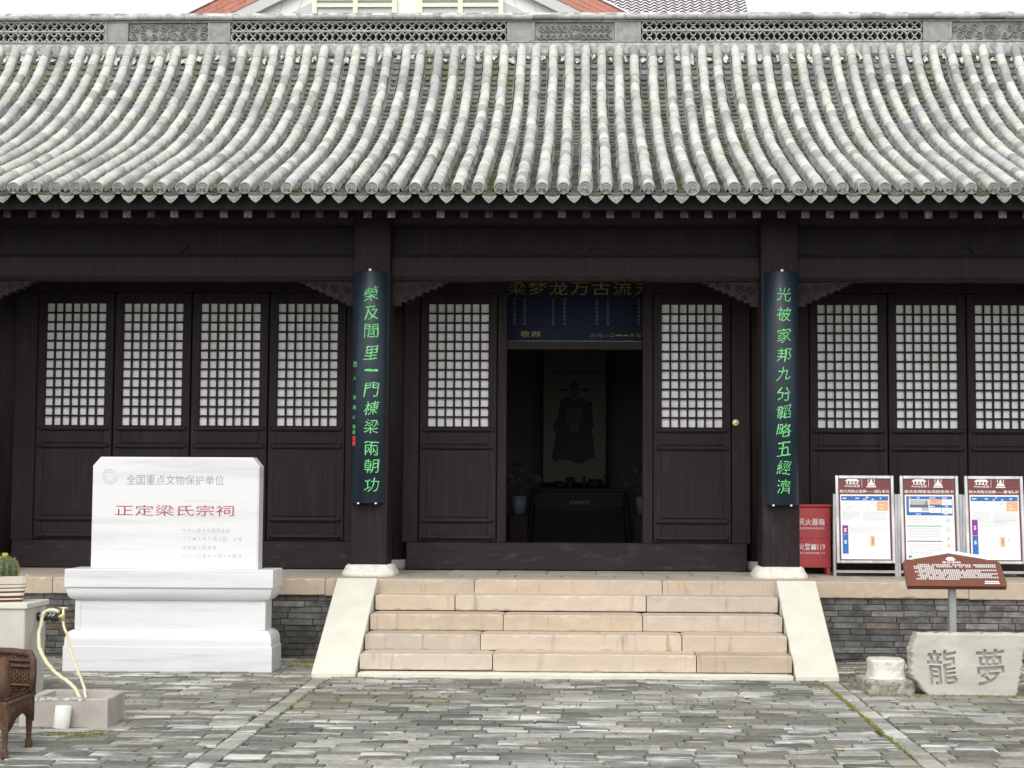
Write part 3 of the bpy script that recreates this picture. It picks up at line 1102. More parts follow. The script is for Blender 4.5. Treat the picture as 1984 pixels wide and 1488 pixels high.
# ---- ridge
YF = 16.21                                  # front plane of the ridge
rb = MB()
rb.prism([(YF + .02, 5.80), (YF - .005, 6.04), (YF - .02, 6.10), (YF - .02, 6.128), (2 * YR - YF + .02, 6.128), (2 * YR - YF - .02, 5.80)], XA, XB, 'x')
ridge = part('ridge', rb, MORTAR, hall, label='long grey ridge with pierced tile lattice and carved panels')
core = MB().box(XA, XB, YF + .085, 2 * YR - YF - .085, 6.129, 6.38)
part('ridge_core', core, RIDGESHADE, ridge)
def strip(name, z0, z1, y0, seg, m, tr=(.8, 1.15), lo=-9.7, hi=9.5, rnd=True, jit=.003):
    """run of mouldings along the ridge; pieces one by one where they can be seen"""
    x = XA
    while x < XB:
        l = seg * R.uniform(.93, 1.07)
        if lo < x < hi:
            q = MB()
            a, b = x + .002, min(x + l, XB) - .002
            dz = R.uniform(-jit, jit)
            y0 += R.uniform(-jit, jit)
            zc, h = (z0 + z1) / 2 + dz, (z1 - z0) / 2 - .001
            if rnd:
                pr = [(YF + .09, -h), (y0 + .012, -h), (y0 + .002, -h * .5), (y0, 0), (y0 + .003, h * .5), (y0 + .016, h), (YF + .09, h)]
            else:
                pr = [(YF + .09, -h), (y0, -h), (y0, h), (YF + .09, h)]
            q.prism([(yy, zc + zz) for yy, zz in pr], a, b, 'x')
            k = R.uniform(*tr)
            part(name, q, m, ridge, color=(k, k, k * R.uniform(.96, 1)))
        x += l
strip('moulding_tile', 6.128, 6.152, YF - .035, .19, RIDGE, jit=.001)
strip('moulding_tile', 6.359, 6.382, YF - .012, .25, RIDGE, jit=.001)
strip('moulding_tile', 6.384, 6.430, YF - .045, .25, RIDGE, (.75, 1.25))
# coping: a row of overlapping half-round tiles along the top
x = XA
cop_rest = MB()
while x < XB:
    l = R.uniform(.22, .27)
    q = MB()
    q.cur_s = True
    n = 10
    vs = []
    for (xx, rr) in ((x - .012, .098), (x + l, .090)):
        for k in range(n + 1):
            a = math.pi * k / n
            vs.append((xx, YR - math.cos(a) * (rr + .06), 6.430 + math.sin(a) * rr * .62))
    q.add(vs, [(k, k + 1, n + 2 + k, n + 1 + k) for k in range(n)] + [tuple(range(n, -1, -1)), tuple(range(n + 1, 2 * n + 2))])
    if -6.9 < x < 5.4:
        k = R.uniform(.8, 1.2)
        part('coping_tile', q, RIDGECAP, ridge, color=(k, k, k * .98))
    else:
        cop_rest.add(q.v, q.f)
    x += l
part('coping_rest', cop_rest, RIDGECAP, ridge, kind='stuff', color=(1, 1, 1))
# pierced tile units
def ribbon(m, pts, th, y0, y1):
    n = len(pts)
    inn, outp = [], []
    for i, p in enumerate(pts):
        a = pts[max(0, i - 1)]
        b = pts[min(n - 1, i + 1)]
        tx, tz = b[0] - a[0], b[1] - a[1]
        l = math.hypot(tx, tz) or 1
        nx, nz = -tz / l * th / 2, tx / l * th / 2
        inn.append((p[0] + nx, p[1] + nz))
        outp.append((p[0] - nx, p[1] - nz))
    vs = [(a, y0, b) for a, b in inn] + [(a, y0, b) for a, b in outp] + [(a, y1, b) for a, b in inn] + [(a, y1, b) for a, b in outp]
    fs = []
    for i in range(n - 1):
        fs += [(i, i + 1, n + i + 1, n + i), (2 * n + i, 2 * n + i + 1, i + 1, i), (n + i, n + i + 1, 3 * n + i + 1, 3 * n + i)]
    m.add(vs, fs)
def pierced(h):
    m = MB()
    w = .157
    for s in (-1, 1):
        pts = [(s * (w * .25) + s * w * .25 * math.cos(a), h / 2 + h * .48 * math.sin(a)) for a in np.linspace(-1.75, 1.75, 13)]
        ribbon(m, pts, .010, 0, .075)
    for s in (-1, 1):
        base = 0 if s > 0 else h
        pts = [(.030 * math.cos(a), base + s * h * .40 * math.sin(a)) for a in np.linspace(0, math.pi, 11)]
        ribbon(m, pts, .009, .002, .075)
    return m
pm1, pm2 = pierced(.083).mesh('pierced_tile', RIDGE), pierced(.080).mesh('pierced_tile', RIDGE)
PER = 4.40
def openwork(a, b):
    q = MB().box(a, b, YF - .006, YF + .08, 6.256, 6.273, .004)
    part('lattice_rail', q, RIDGE, ridge, color=(1.05, 1.05, 1.02))
    n = max(1, round((b - a) / .157))
    w = (b - a) / n
    for i in range(n):
        xx = a + w * (i + .5)
        if not -8.2 < xx < 8.0:
            continue
        for me, z in ((pm1, 6.275), (pm2, 6.1535)):
            k = R.uniform(.9, 1.2)
            place('pierced_tile', me, ridge, Matrix.Translation((xx, YF + .004, z)) @ Matrix.Diagonal((w / .157, 1, 1.0 if me is pm1 else 1.27, 1)), (k, k, k * .98))
for a, b in ((-8.15, -5.19), (-3.82, -.875), (.57, 3.535), (4.97, 7.9)):
    openwork(a, b)
def ridge_post(a, b, frame_side):
    q = MB()
    q.box(a, b, YF - .004, YF + .084, 6.153, 6.357, .003)
    f = .03
    q.box(a, a + f, YF - .012, YF - .003, 6.155, 6.355, .002)
    q.box(b - f, b, YF - .012, YF - .003, 6.155, 6.355, .002)
    k = R.uniform(.85, 1.0)
    part('ridge_post', q, CARVED, ridge)
for a, b in ((-5.185, -4.93), (-4.07, -3.83), (-.865, -.57), (.28, .56), (3.545, 3.845), (4.70, 4.96), (-8.45, -8.16), (7.91, 8.2)):
    ridge_post(a, b, 0)
def carved_panel(a, b, kind):
    w, h = b - a, .2
    nx, nz = 200, 48
    sp = []
    rr = random.Random(kind)
    if kind == 1:
        for i in range(8):
            for j in range(2):
                sp.append((w * (i + .5) / 8, h * (.28 + .46 * j), .045, 1.6, rr.uniform(0, 6), rr.choice((-1, 1))))
        for i in range(14):
            sp.append((w * rr.random(), h * rr.random(), .028, 1.2, rr.uniform(0, 6), rr.choice((-1, 1))))
    elif kind == 2:
        for i in range(5):
            for s in (-1, 1):
                sp.append((w / 2 + s * (.10 + .062 * i), h * .70, .040, 1.4, 1.2 + (0 if s > 0 else 1.9), -s))
                sp.append((w / 2 + s * (.09 + .066 * i), h * .27, .042, 1.3, 4.0 + (0 if s > 0 else 1.1), s))
        for q in range(7):
            sp.append((w / 2 + .05 * math.cos(q), h / 2 + .05 * math.sin(q), .03, 1.2, q, 1))
    else:
        sp.append((w / 2, h / 2, .085, 3.0, 0, 1))
        for i in range(6):
            for s in (-1, 1):
                sp.append((w / 2 + s * (.14 + .05 * i), h * (.3 + .4 * (i % 2)), .045, 1.5, rr.uniform(0, 6), s))
    xs, zs, H = spiral_relief(nx, nz, w, h, sp, .0075)
    Y = YF + .026 - .034 * H
    Y[0, :] = Y[-1, :] = YF + .03
    q = MB()
    q.cur_s = True
    vs = np.stack([a + xs, Y, 6.155 + zs], -1).reshape(-1, 3)
    fs = [(j * nx + i, j * nx + i + 1, (j + 1) * nx + i + 1, (j + 1) * nx + i) for j in range(nz - 1) for i in range(nx - 1)]
    q.add(vs.tolist(), fs)
    q.cur_s = False
    q.box(a, b, YF + .035, YF + .084, 6.153, 6.357)
    part('carved_panel', q, CARVED, ridge)
carved_panel(-4.928, -4.072, 1)
carved_panel(-.568, .278, 2)
carved_panel(3.847, 4.698, 3)
# lime pads pressed between the barrel tiles under the ridge
pads = MB()
pads.cur_s = True
for r in rows[:-1]:
    xc = (row_dx[r] + row_dx[r + 1]) / 2
    if not -7 < xc < 6.5:
        continue
    u = UT - .10 + R.uniform(-.02, .02)
    n, ww, hh = 9, R.uniform(.022, .050), R.uniform(.05, .13)
    xc += R.uniform(-.02, .02)
    vs = [(xc, YE + u + .005, prof(u) + .028)]
    for k in range(n):
        a = 2 * math.pi * k / n + R.random() * .3
        q = R.uniform(.5, 1.3)
        t = math.sin(a)
        vs.append((xc + ww * .8 * q * math.cos(a), YE + u + .02 + t * hh * .45, prof(u) + .02 + t * hh * .5 * q))
    pads.add(vs, [(0, 1 + k, 1 + (k + 1) % n) for k in range(n)])
LIME = mat('white lime', (.66, .66, .66), (.30, .30, .29), .9, 30, lo=.40, hi=.60, bump=.5)
part('lime_pads', pads, LIME, ridge, kind='stuff')

# ================================================================== STONE STAIRS
stairs = thing('stone_stairs', 'flight of warm beige stone steps between two pale sloping cheek slabs', 'stairs', (-.08, 12.1, 0))
SX0, SX1 = -1.703, 1.533
STEPS = [(.545, 12.52, (-1.059, .479)), (.416, 12.24, (-.653, .440)), (.290, 11.96, (-.813, .730)), (.168, 11.68, (-.702, .822))]
for i, (z, y, js) in enumerate(STEPS):
    xs = (SX0,) + js + (SX1,)
    for a, b in zip(xs[:-1], xs[1:]):
        m = MB().rough(a + .003 + R.uniform(0, .003), b - .003, y + R.uniform(-.004, .006), y + .34, z - .126 + R.uniform(0, .006), z + R.uniform(-.003, .003), .003, .14)
        k, h = R.uniform(.88, 1.10), R.uniform(-1, 1)
        part('step_stone', m, WARM, stairs, color=(k, k * (1 + .035 * h), k * (1 + .10 * h)))
m = MB().box(SX0, SX1, 12.45, 12.78, -.02, .40)
m.box(SX0, SX1, 12.2, 12.449, -.02, .27)
m.box(SX0, SX1, 11.9, 12.199, -.02, .15)
part('step_core', m, JOINT, stairs)
m = MB().rough(-1.70, 1.53, 11.585, 11.80, -.03, .036)
part('base_slab', m, WHITEST, stairs)
for a, b in ((-2.046, -1.715), (1.547, 1.868)):
    pts = [(12.786, .662), (12.745, .662), (11.60, .040), (11.585, .028), (11.585, -.03), (12.786, -.03)]
    m = MB()
    c = .006
    vs = []
    for x, ins in ((a, c), (a + c, 0), (b - c, 0), (b, c)):
        vs += [(x, yy + (ins if yy < 12.7 else 0), zz - ins) for yy, zz in pts]
    n = len(pts)
    fs = []
    for s in range(3):
        for k in range(n):
            k2 = (k + 1) % n
            fs.append((s * n + k, s * n + k2, (s + 1) * n + k2, (s + 1) * n + k))
    fs.append(tuple(range(n - 1, -1, -1)))
    fs.append(tuple(3 * n + k for k in range(n)))
    m.add(vs, fs)
    part('cheek_slab', m, WHITEST, stairs)

# ================================================================== WHITE MARBLE STELE
stele = thing('marble_stele', 'white marble heritage stele with red lettering on a moulded base', 'stele', (-3.2, 12.0, 0))
bx0, bx1, by0, by1 = -4.0, -2.395, 11.85, 12.21
m = MB().rectloft(bx0, bx1, by0, by1, [(0, -.02), (0, .184), (.003, .188)])
part('plinth', m, MARBLE, stele)
m = MB()
pr = [(.008, .189)] + [(.008 + .055 * (1 - math.cos(t)) , .225 + .083 * math.sin(t)) for t in np.linspace(0, math.pi / 2, 9)] + [(.066, .3085)]
m.rectloft(bx0, bx1, by0, by1, pr)
part('lower_moulding', m, MARBLE, stele)
m = MB().rectloft(bx0, bx1, by0, by1, [(.066, .309), (.066, .531)])
for s in (-1, 1):
    xx = bx0 + .066 if s < 0 else bx1 - .066 - .045
    m.box(xx + .002, xx + .043, by0 + .060, by0 + .067, .311, .529)
part('waist', m, MARBLE, stele)
m = MB()
pr = [(.066, .532)] + [(.013 + .050 * (1 - math.sin(t)), .536 + .085 * (1 - math.cos(t))) for t in np.linspace(0.05, math.pi / 2, 9)] + [(.013, .633)]
m.rectloft(bx0, bx1, by0, by1, pr)
part('upper_moulding', m, MARBLE, stele)
m = MB().rectloft(bx0, bx1, by0, by1, [(.004, .634), (0, .638), (0, .768), (.005, .773)])
part('cap', m, MARBLE, stele)
m = MB()
oc = [(-3.832, .774), (-2.534, .774), (-2.534, 1.567), (-2.590, 1.636), (-3.772, 1.636), (-3.832, 1.567)]
m.prism(oc, 11.952, 12.105)
oi = [(-3.822, .775), (-2.544, .775), (-2.544, 1.563), (-2.595, 1.626), (-3.767, 1.626), (-3.822, 1.563)]
m.prism(oi, 11.945, 11.953)
slab = part('inscribed_slab', m, MARBLE, stele)
YS = 11.9432
DARKINK = mat('grey incised lettering', (.22, .22, .22), (.33, .33, .33), .7, 20)
LIGHTINK = mat('pale incised lettering', (.42, .42, .42), (.52, .52, .52), .7, 20)
REDINK = mat('faded red lettering', (.34, .02, .045), (.46, .08, .10), .6, 30)
m = MB()
text_into(m, '全国重点文物保护单位', -3.566, -2.808, 1.421, 1.497, YS, -.012)
part('lettering', m, DARKINK, slab)
m = MB()
text_into(m, '正定梁氏宗祠', -3.649, -2.727, 1.182, 1.265, YS, -.004)
part('lettering', m, REDINK, slab)
m = MB()
for body, x1, z in (('中华人民共和国国务院', -2.745, 1.069), ('二〇一九年十月七日　公布', -2.648, 1.006), ('河北省人民政府', -2.847, .939), ('二〇二〇年十二月二十日立', -2.648, .874)):
    n = len(body)
    st = (x1 + 3.120) / n
    for i, ch in enumerate(body):
        if ch != '　':
            hz = .030 if ch not in '一二' else .012
            text_into(m, ch, -3.120 + st * i, -3.120 + st * i + .026, z - hz / 2, z + hz / 2, YS, -.008)
part('lettering', m, LIGHTINK, slab)
m = MB()                                       # round emblem with a wreath-like rim
PALEEM = mat('pale emblem', (.78, .78, .78), (.67, .67, .675), .5, 60)
for r0, r1 in ((.060, .054), (.038, .034)):
    n = 40
    vs = [(-3.699 + r * math.cos(2 * math.pi * k / n), YS - .002, 1.488 + r * math.sin(2 * math.pi * k / n)) for r in (r1, r0) for k in range(n)]
    m.add(vs, [(k, (k + 1) % n, n + (k + 1) % n, n + k) for k in range(n)])
for q in range(12):
    a = q / 12 * 2 * math.pi
    pts = [(-3.699 + (.046 + .006 * math.cos(t)) * math.cos(a + .12 * math.sin(t)), YS - .002, 1.488 + (.046 + .006 * math.cos(t)) * math.sin(a + .12 * math.sin(t))) for t in np.linspace(0, 2 * math.pi, 8)[:-1]]
    m.add(pts, [tuple(range(6, -1, -1))])
part('emblem', m, PALEEM, slab)

# ================================================================== COUPLET PLAQUES ON THE COLUMNS
RP = .172
def plaque(cx, xb, chars, zs, xt0, xt1, label, small=None):
    t = thing('couplet_plaque', label, 'plaque', (cx, 13.25, 1.27), group='couplet plaques on the columns')
    yc = 13.258 + .082                          # axis of the curved board
    ha = math.radians(57)
    z0, z1 = 1.272, 3.268
    def shift(z):                               # the boards hang slightly out of plumb
        return (xb - cx) * (1 - (z - z0) / (z1 - z0))
    m = MB()
    m.cur_s = True
    n = 24
    vs = []
    for z in (z0, z0 + .004, z1 - .004, z1):
        rr = RP - (.003 if z in (z0, z1) else 0)
        for k in range(n + 1):
            a = -ha + 2 * ha * k / n
            vs.append((cx + shift(z) + rr * math.sin(a), yc - rr * math.cos(a), z))
    for z in (z0, z1):
        for k in range(n + 1):
            a = -ha + 2 * ha * k / n
            vs.append((cx + shift(z) + (RP - .014) * math.sin(a), yc - (RP - .014) * math.cos(a), z))
    w = n + 1
    fs = []
    for i in range(3):
        for k in range(n):
            fs.append((i * w + k, i * w + k + 1, (i + 1) * w + k + 1, (i + 1) * w + k))
    for k in range(n):
        fs.append((4 * w + k, 4 * w + k + 1, k + 1, k))
        fs.append((3 * w + k, 3 * w + k + 1, 5 * w + k + 1, 5 * w + k))
        fs.append((4 * w + k + 1, 4 * w + k, 5 * w + k, 5 * w + k + 1))
    for e in (0, n):
        q = [0 * w + e, 3 * w + e, 5 * w + e, 4 * w + e]
        fs.append(tuple(q if e == 0 else q[::-1]))
    m.add(vs, fs)
    board = part('board', m, PLAQUE, t)
    def wrap(x, y, z):
        dx = x - (cx + shift(z))
        dx = max(-RP * .84, min(RP * .84, dx))
        return (x, yc - math.sqrt((RP + .0022) ** 2 - dx * dx), z)
    for i, (ch, z) in enumerate(zip(chars, zs)):
        f = i / (len(zs) - 1)
        xc = xt0 + (xt1 - xt0) * f
        m = MB()
        w_, h_ = .118, .118
        if ch == '一':
            w_, h_ = .112, .020
        text_into(m, ch, xc - w_ / 2, xc + w_ / 2, z - h_ / 2, z + h_ / 2, 0, -.004, wrap, slant=.10, brush=100 + i + int(cx * 10))
        part('character', m, GREEN, board)
    if small:
        for ch, z, s in small:
            m = MB()
            text_into(m, ch, cx - .141 + shift(z), cx - .141 + s + shift(z), z - s * .6, z + s * .6, 0, .004, wrap)
            part('character', m, GREEN, board)
        for z in (1.826, 1.782):
            m = MB()
            xx = cx - .139 + shift(z)
            for q in range(3):
                a, b = xx + q * .0098, xx + q * .0098 + .0088
                m.add([wrap(a, 0, z - .019), wrap(b, 0, z - .019), wrap(b, 0, z + .019), wrap(a, 0, z + .019)], [(0, 1, 2, 3)])
            part('red_seal', m, SEALRED, board)
    for dx in (-.075, .075):                    # white clips under the board
        q = MB().box(cx + shift(z0) + dx - .009, cx + shift(z0) + dx + .009, yc - RP * .92, yc - RP * .85, z0 - .008, z0 + .006, .002)
        part('clip', q, WHITEP, t)
    q = MB().box(cx - .010, cx + .010, yc - RP - .002, yc - RP + .012, z1 - .006, z1 + .014, .002)
    part('clip', q, WHITEP, t)
zl = (3.065, 2.901, 2.745, 2.559, 2.408, 2.24, 2.085, 1.927, 1.737, 1.592, 1.426)
zr = (3.068, 2.899, 2.718, 2.551, 2.392, 2.217, 2.063, 1.910, 1.748, 1.591, 1.429)
plaque(-1.868, -1.872, '榮及閭里一門棟梁兩朝功', zl, -1.861, -1.84,
       'blue black curved plaque with green characters and a small red seal', small=[('邑', 2.463, .036), ('人', 2.343, .030), ('李', 2.175, .034), ('貴', 2.091, .032), ('古', 2.007, .024), ('敬', 1.925, .032), ('書', 1.878, .030)])
plaque(1.660, 1.655, '光被家邦九分韜略五經濟', zr, 1.671, 1.663, 'blue black curved plaque with green characters on column beside the red box')

# ================================================================== BLUE BOARD OVER THE DOORWAY
bb = thing('blue_board', 'navy blue board with gold lettering hanging above the doorway', 'plaque', (-.05, 14.75, 2.81))
m = MB().box(-.83, .73, 14.755, 14.785, 2.812, 3.47)
bd = part('board', m, BLUEB, bb)
m = MB()
m.box(-.845, .745, 14.745, 14.79, 2.795, 2.811, .002)
m.box(-.845, -.831, 14.745, 14.79, 2.812, 3.48, .002)
m.box(.731, .745, 14.745, 14.79, 2.812, 3.48, .002)
m.box(-.845, .745, 14.745, 14.79, 3.471, 3.485, .002)
part('frame', m, STEEL, bb)
m = MB()
for i, ch in enumerate('梁梦龙万古流芳'):
    x = -.772 + .2035 * i
    text_into(m, ch, x, x + .178, 3.252, 3.378, 14.7525, .004)
part('lettering', m, GOLD, bd)
m = MB()
for i, ch in enumerate('敬献'):
    text_into(m, ch, -.640 + .105 * i, -.640 + .105 * i + .092, 2.848, 2.905, 14.7525, .012)
part('lettering', m, GOLD, bd)
m = MB()
for i, ch in enumerate('公元二〇一一年五月初五'):
    x = .028 + .0625 * i
    hz = .032 if ch not in '一二' else .012
    text_into(m, ch, x, x + .05, 2.865 - hz / 2, 2.865 + hz / 2, 14.7525, .006)
part('lettering', m, GOLD, bd)
m = MB()
for x, n in ((-.705, 7), (-.605, 7), (-.335, 7), (-.225, 7), (.085, 7), (.19, 7), (.485, 7)):
    for k in range(n):
        z = 3.205 - k * .0375
        for q in range(3):
            m.box(x + R.uniform(-.010, 0), x + R.uniform(.012, .022), 14.7515, 14.7545, z + .009 * q - .012, z + .009 * q - .008)
        m.box(x + .004, x + .008, 14.7515, 14.7545, z - .014, z + .012)
part('fine_lettering', m, PALEBLUE, bd)

# ================================================================== INSIDE THE HALL
sc = thing('portrait_scroll', 'hanging scroll portrait of a robed official wearing a winged black hat', 'scroll', (-.145, 18.0, 1.43))
m = MB().box(-.505, .215, 18.0, 18.012, 1.46, 3.25)
part('scroll_sheet', m, SCROLL, sc)
m = MB()
m.tube([(-.54, 18.0, 1.45), (.25, 18.0, 1.45)], .018, 8)
m.tube([(-.54, 18.0, 3.26), (.25, 18.0, 3.26)], .014, 8)
part('scroll_rod', m, TABLEW, sc)
cx = -.147
robe = [(-.07, 2.46), (-.15, 2.44), (-.18, 2.36), (-.19, 2.22), (-.25, 2.13), (-.24, 2.06), (-.21, 2.06), (-.235, 1.92), (-.26, 1.74), (-.20, 1.70), (-.17, 1.735), (-.05, 1.72), (.02, 1.69), (.09, 1.69), (.18, 1.74),
        (.235, 1.76), (.225, 1.95), (.20, 2.07), (.225, 2.11), (.215, 2.20), (.205, 2.36), (.22, 2.40), (.14, 2.42), (.07, 2.46), (0, 2.42)]
m = MB().prism([(cx + a, b) for a, b in robe], 17.996, 17.9995)
part('painted_robe', m, ROBE, sc)
m = MB()
m.lathe([(.055, 0), (.055, .003)], 0, 0, 18, sy=1.3)
m.v = [(cx + x, 17.998 - z, 2.50 + y) for x, y, z in m.v]
part('painted_face', m, FACE, sc)
m = MB().prism([(cx - .056, 2.545), (cx + .056, 2.545), (cx + .05, 2.61), (cx + .02, 2.64), (cx - .02, 2.64), (cx - .05, 2.61)], 17.992, 17.996)
for s in (-1, 1):
    m.prism([(cx + s * .055, 2.53), (cx + s * .16, 2.525), (cx + s * .17, 2.545), (cx + s * .16, 2.562), (cx + s * .055, 2.55)], 17.992, 17.996)
part('painted_hat', m, ROBE, sc)
m = MB().prism([(cx - .09, 2.16), (cx + .09, 2.16), (cx + .09, 2.33), (cx - .09, 2.33)], 17.9935, 17.9955)
m.prism([(cx - .04, 2.05), (cx + .05, 2.05), (cx + .06, 2.15), (cx - .05, 2.15)], 17.9935, 17.9955)
part('painted_badge', m, FACE, sc)
m = MB()
for k in range(12):
    x = -.435 + .05 * k
    for q in range(3):
        m.box(x, x + .034, 17.9965, 17.999, 2.73 + q * .013, 2.735 + q * .013)
    m.box(x + .014, x + .019, 17.9965, 17.999, 2.727, 2.765)
part('caption', m, ROBE, sc)

tb = thing('altar_table', 'dark lacquered altar table with carved apron inside the hall', 'table', (-.09, 16.9, .65))
tx0, tx1 = -.66, .49
m = MB().box(tx0, tx1, 16.9, 17.45, 1.365, 1.405, .006)
part('tabletop', m, TABLEW, tb)
m = MB().prism([(tx0 + .05, 1.363), (tx1 - .05, 1.363), (tx1 - .08, 1.20), (-.20, 1.15), (-.085, 1.135), (.03, 1.15), (tx0 + .08, 1.20)][0:2] + [(tx1 - .09, 1.215), (.05, 1.16), (-.085, 1.145), (-.22, 1.16), (tx0 + .09, 1.215)], 16.93, 16.955)
ap = part('apron', m, TABLEW, tb)
m = MB()
for q in range(7):
    pts = [(-.17 + .03 * q + .016 * math.cos(t), 16.928, 1.245 + .014 * math.sin(t)) for t in np.linspace(0, 5.2, 10)]
    m.tube(pts, .004, 5)
part('apron_carving', m, PALEBLUE, ap)
for (xa, xb) in ((tx0 + .07, tx0 + .01), (tx1 - .07, tx1 - .01)):
    for yy in (16.94, 17.40):
        m = MB().tube([(xa, yy, 1.36), ((xa + xb) / 2, yy, 1.0), (xb, yy, .652)], [.032, .026, .03], 8)
        part('leg', m, TABLEW, tb)
def urn(x, y, s, label, prof_):
    m = MB()
    m.cur_s = True
    m.lathe([(r * s, 1.406 + z * s) for r, z in prof_], x, y, 18)
    single('altar_vessel', m, TABLEW, label, 'vessel', 'vessels on the altar table')
P1 = [(.03, 0), (.05, .01), (.025, .03), (.05, .07), (.055, .10), (.04, .12)]
P2 = [(.02, 0), (.03, .03), (.012, .05), (.02, .14), (.03, .16)]
P3 = [(.06, 0), (.07, .02), (.075, .05), (.06, .08)]
urn(-.30, 17.05, .9, 'squat dark bowl at left end of the vessels on the altar table', P3)
urn(-.18, 17.05, 1.0, 'dark rounded incense burner left of centre on the altar table', P1)
urn(-.03, 17.05, .8, 'small dark candlestick in the middle of the altar table', P2)
urn(.09, 17.05, 1.2, 'broad dark pot right of centre on the altar table', P3)
urn(.21, 17.05, .9, 'dark slim candlestick near right end of the altar table', P2)
def bouquet(x, y, label, seed):
    rr = random.Random(seed)
    t = thing('flower_stand', label, 'flowers', (x, y, .65), group='flower stands by the altar')
    m = MB().box(x - .10, x + .10, y - .10, y + .10, .652, 1.12, .008)
    part('stand', m, TABLEW, t)
    m = MB()
    m.cur_s = True
    m.lathe([(.06, 1.12), (.075, 1.20), (.085, 1.31), (.075, 1.315)], x, y, 18)
    part('planter', m, PALEPOT, t)
    m = MB()
    for k in range(60):
        a, e, r = rr.uniform(0, 6.28), rr.uniform(-.3, 1.5), rr.uniform(.10, .22)
        p = Vector((x + r * math.cos(a) * math.cos(e), y + r * math.sin(a) * math.cos(e), 1.46 + r * math.sin(e)))
        s = rr.uniform(.02, .045)
        n = Vector((rr.uniform(-1, 1), rr.uniform(-1, 1), rr.uniform(-1, 1))).normalized()
        b = n.orthogonal().normalized()
        c = n.cross(b)
        m.add([p + s * (math.cos(q) * b + math.sin(q) * c) + n * s * .3 * (q % 2) for q in (0, 1, 2, 3, 4, 5)], [(0, 1, 2, 3, 4, 5)])
        if k % 4 == 0:
            m.tube([(x, y, 1.31), p], .004, 4)
    part('blossoms', m, FLOWERM, t)
bouquet(-.72, 16.5, 'pale flowers in planter left of the altar table', 1)
bouquet(.60, 16.5, 'pale flowers in planter right of the altar table', 2)
m = MB().box(-.7, .5, 15.2, 16.8, .649, .656)
single('red_carpet', m, CARPET, 'dark red carpet on the floor before the altar table', 'carpet')

# ================================================================== FIRE EXTINGUISHER BOX
fx = thing('extinguisher_box', 'red metal fire extinguisher box with white lettering beside the column', 'fire box', (2.0, 13.95, .65))
m = MB().box(1.835, 2.172, 13.90, 14.10, .712, 1.250, .004)
for xx in (1.84, 2.135):
    m.box(xx, xx + .032, 13.905, 13.95, .651, .712, .002)
    m.box(xx, xx + .032, 14.05, 14.09, .651, .712, .002)
body = part('cabinet', m, REDBOX, fx)
m = MB().box(1.828, 2.180, 13.885, 14.10, 1.2505, 1.272, .005)
part('lid', m, REDBOX, fx)
m = MB().box(1.85, 2.158, 13.8965, 13.901, .972, 1.24, .002)
part('door', m, REDBOX, body)
m = MB().box(1.85, 2.158, 13.8965, 13.901, .73, .968, .002)
part('door', m, REDBOX, body)
m = MB()
YB = 13.8955
for i, ch in enumerate('灭火器箱'):
    text_into(m, ch, 1.889 + .0585 * i, 1.889 + .0585 * i + .054, 1.088, 1.146, YB, .008)
text_into(m, 'FIRE EXTINGUISHER BOX', 1.882, 2.118, 1.052, 1.070, YB)
part('lettering', m, WHITEP, body)
m = MB()
for i, ch in enumerate('火警'):
    text_into(m, ch, 1.889 + .052 * i, 1.889 + .052 * i + .049, .868, .926, YB, .008)
text_into(m, '119', 2.055, 2.120, .870, .922, YB, .006)
text_into(m, 'FIRE TELEPHONE 119', 1.882, 2.118, .833, .850, YB)
m.box(1.997, 2.043, YB, YB + .001, .872, .895)              # telephone pictogram
m.prism([(1.993, .903), (1.998, .918), (2.042, .918), (2.047, .903), (2.036, .903), (2.034, .909), (2.006, .909), (2.004, .903)], YB, YB + .001)
m.prism([(2.004, .895), (2.036, .895), (2.030, .908), (2.010, .908)], YB, YB + .001)
part('lettering', m, WHITEP, body)

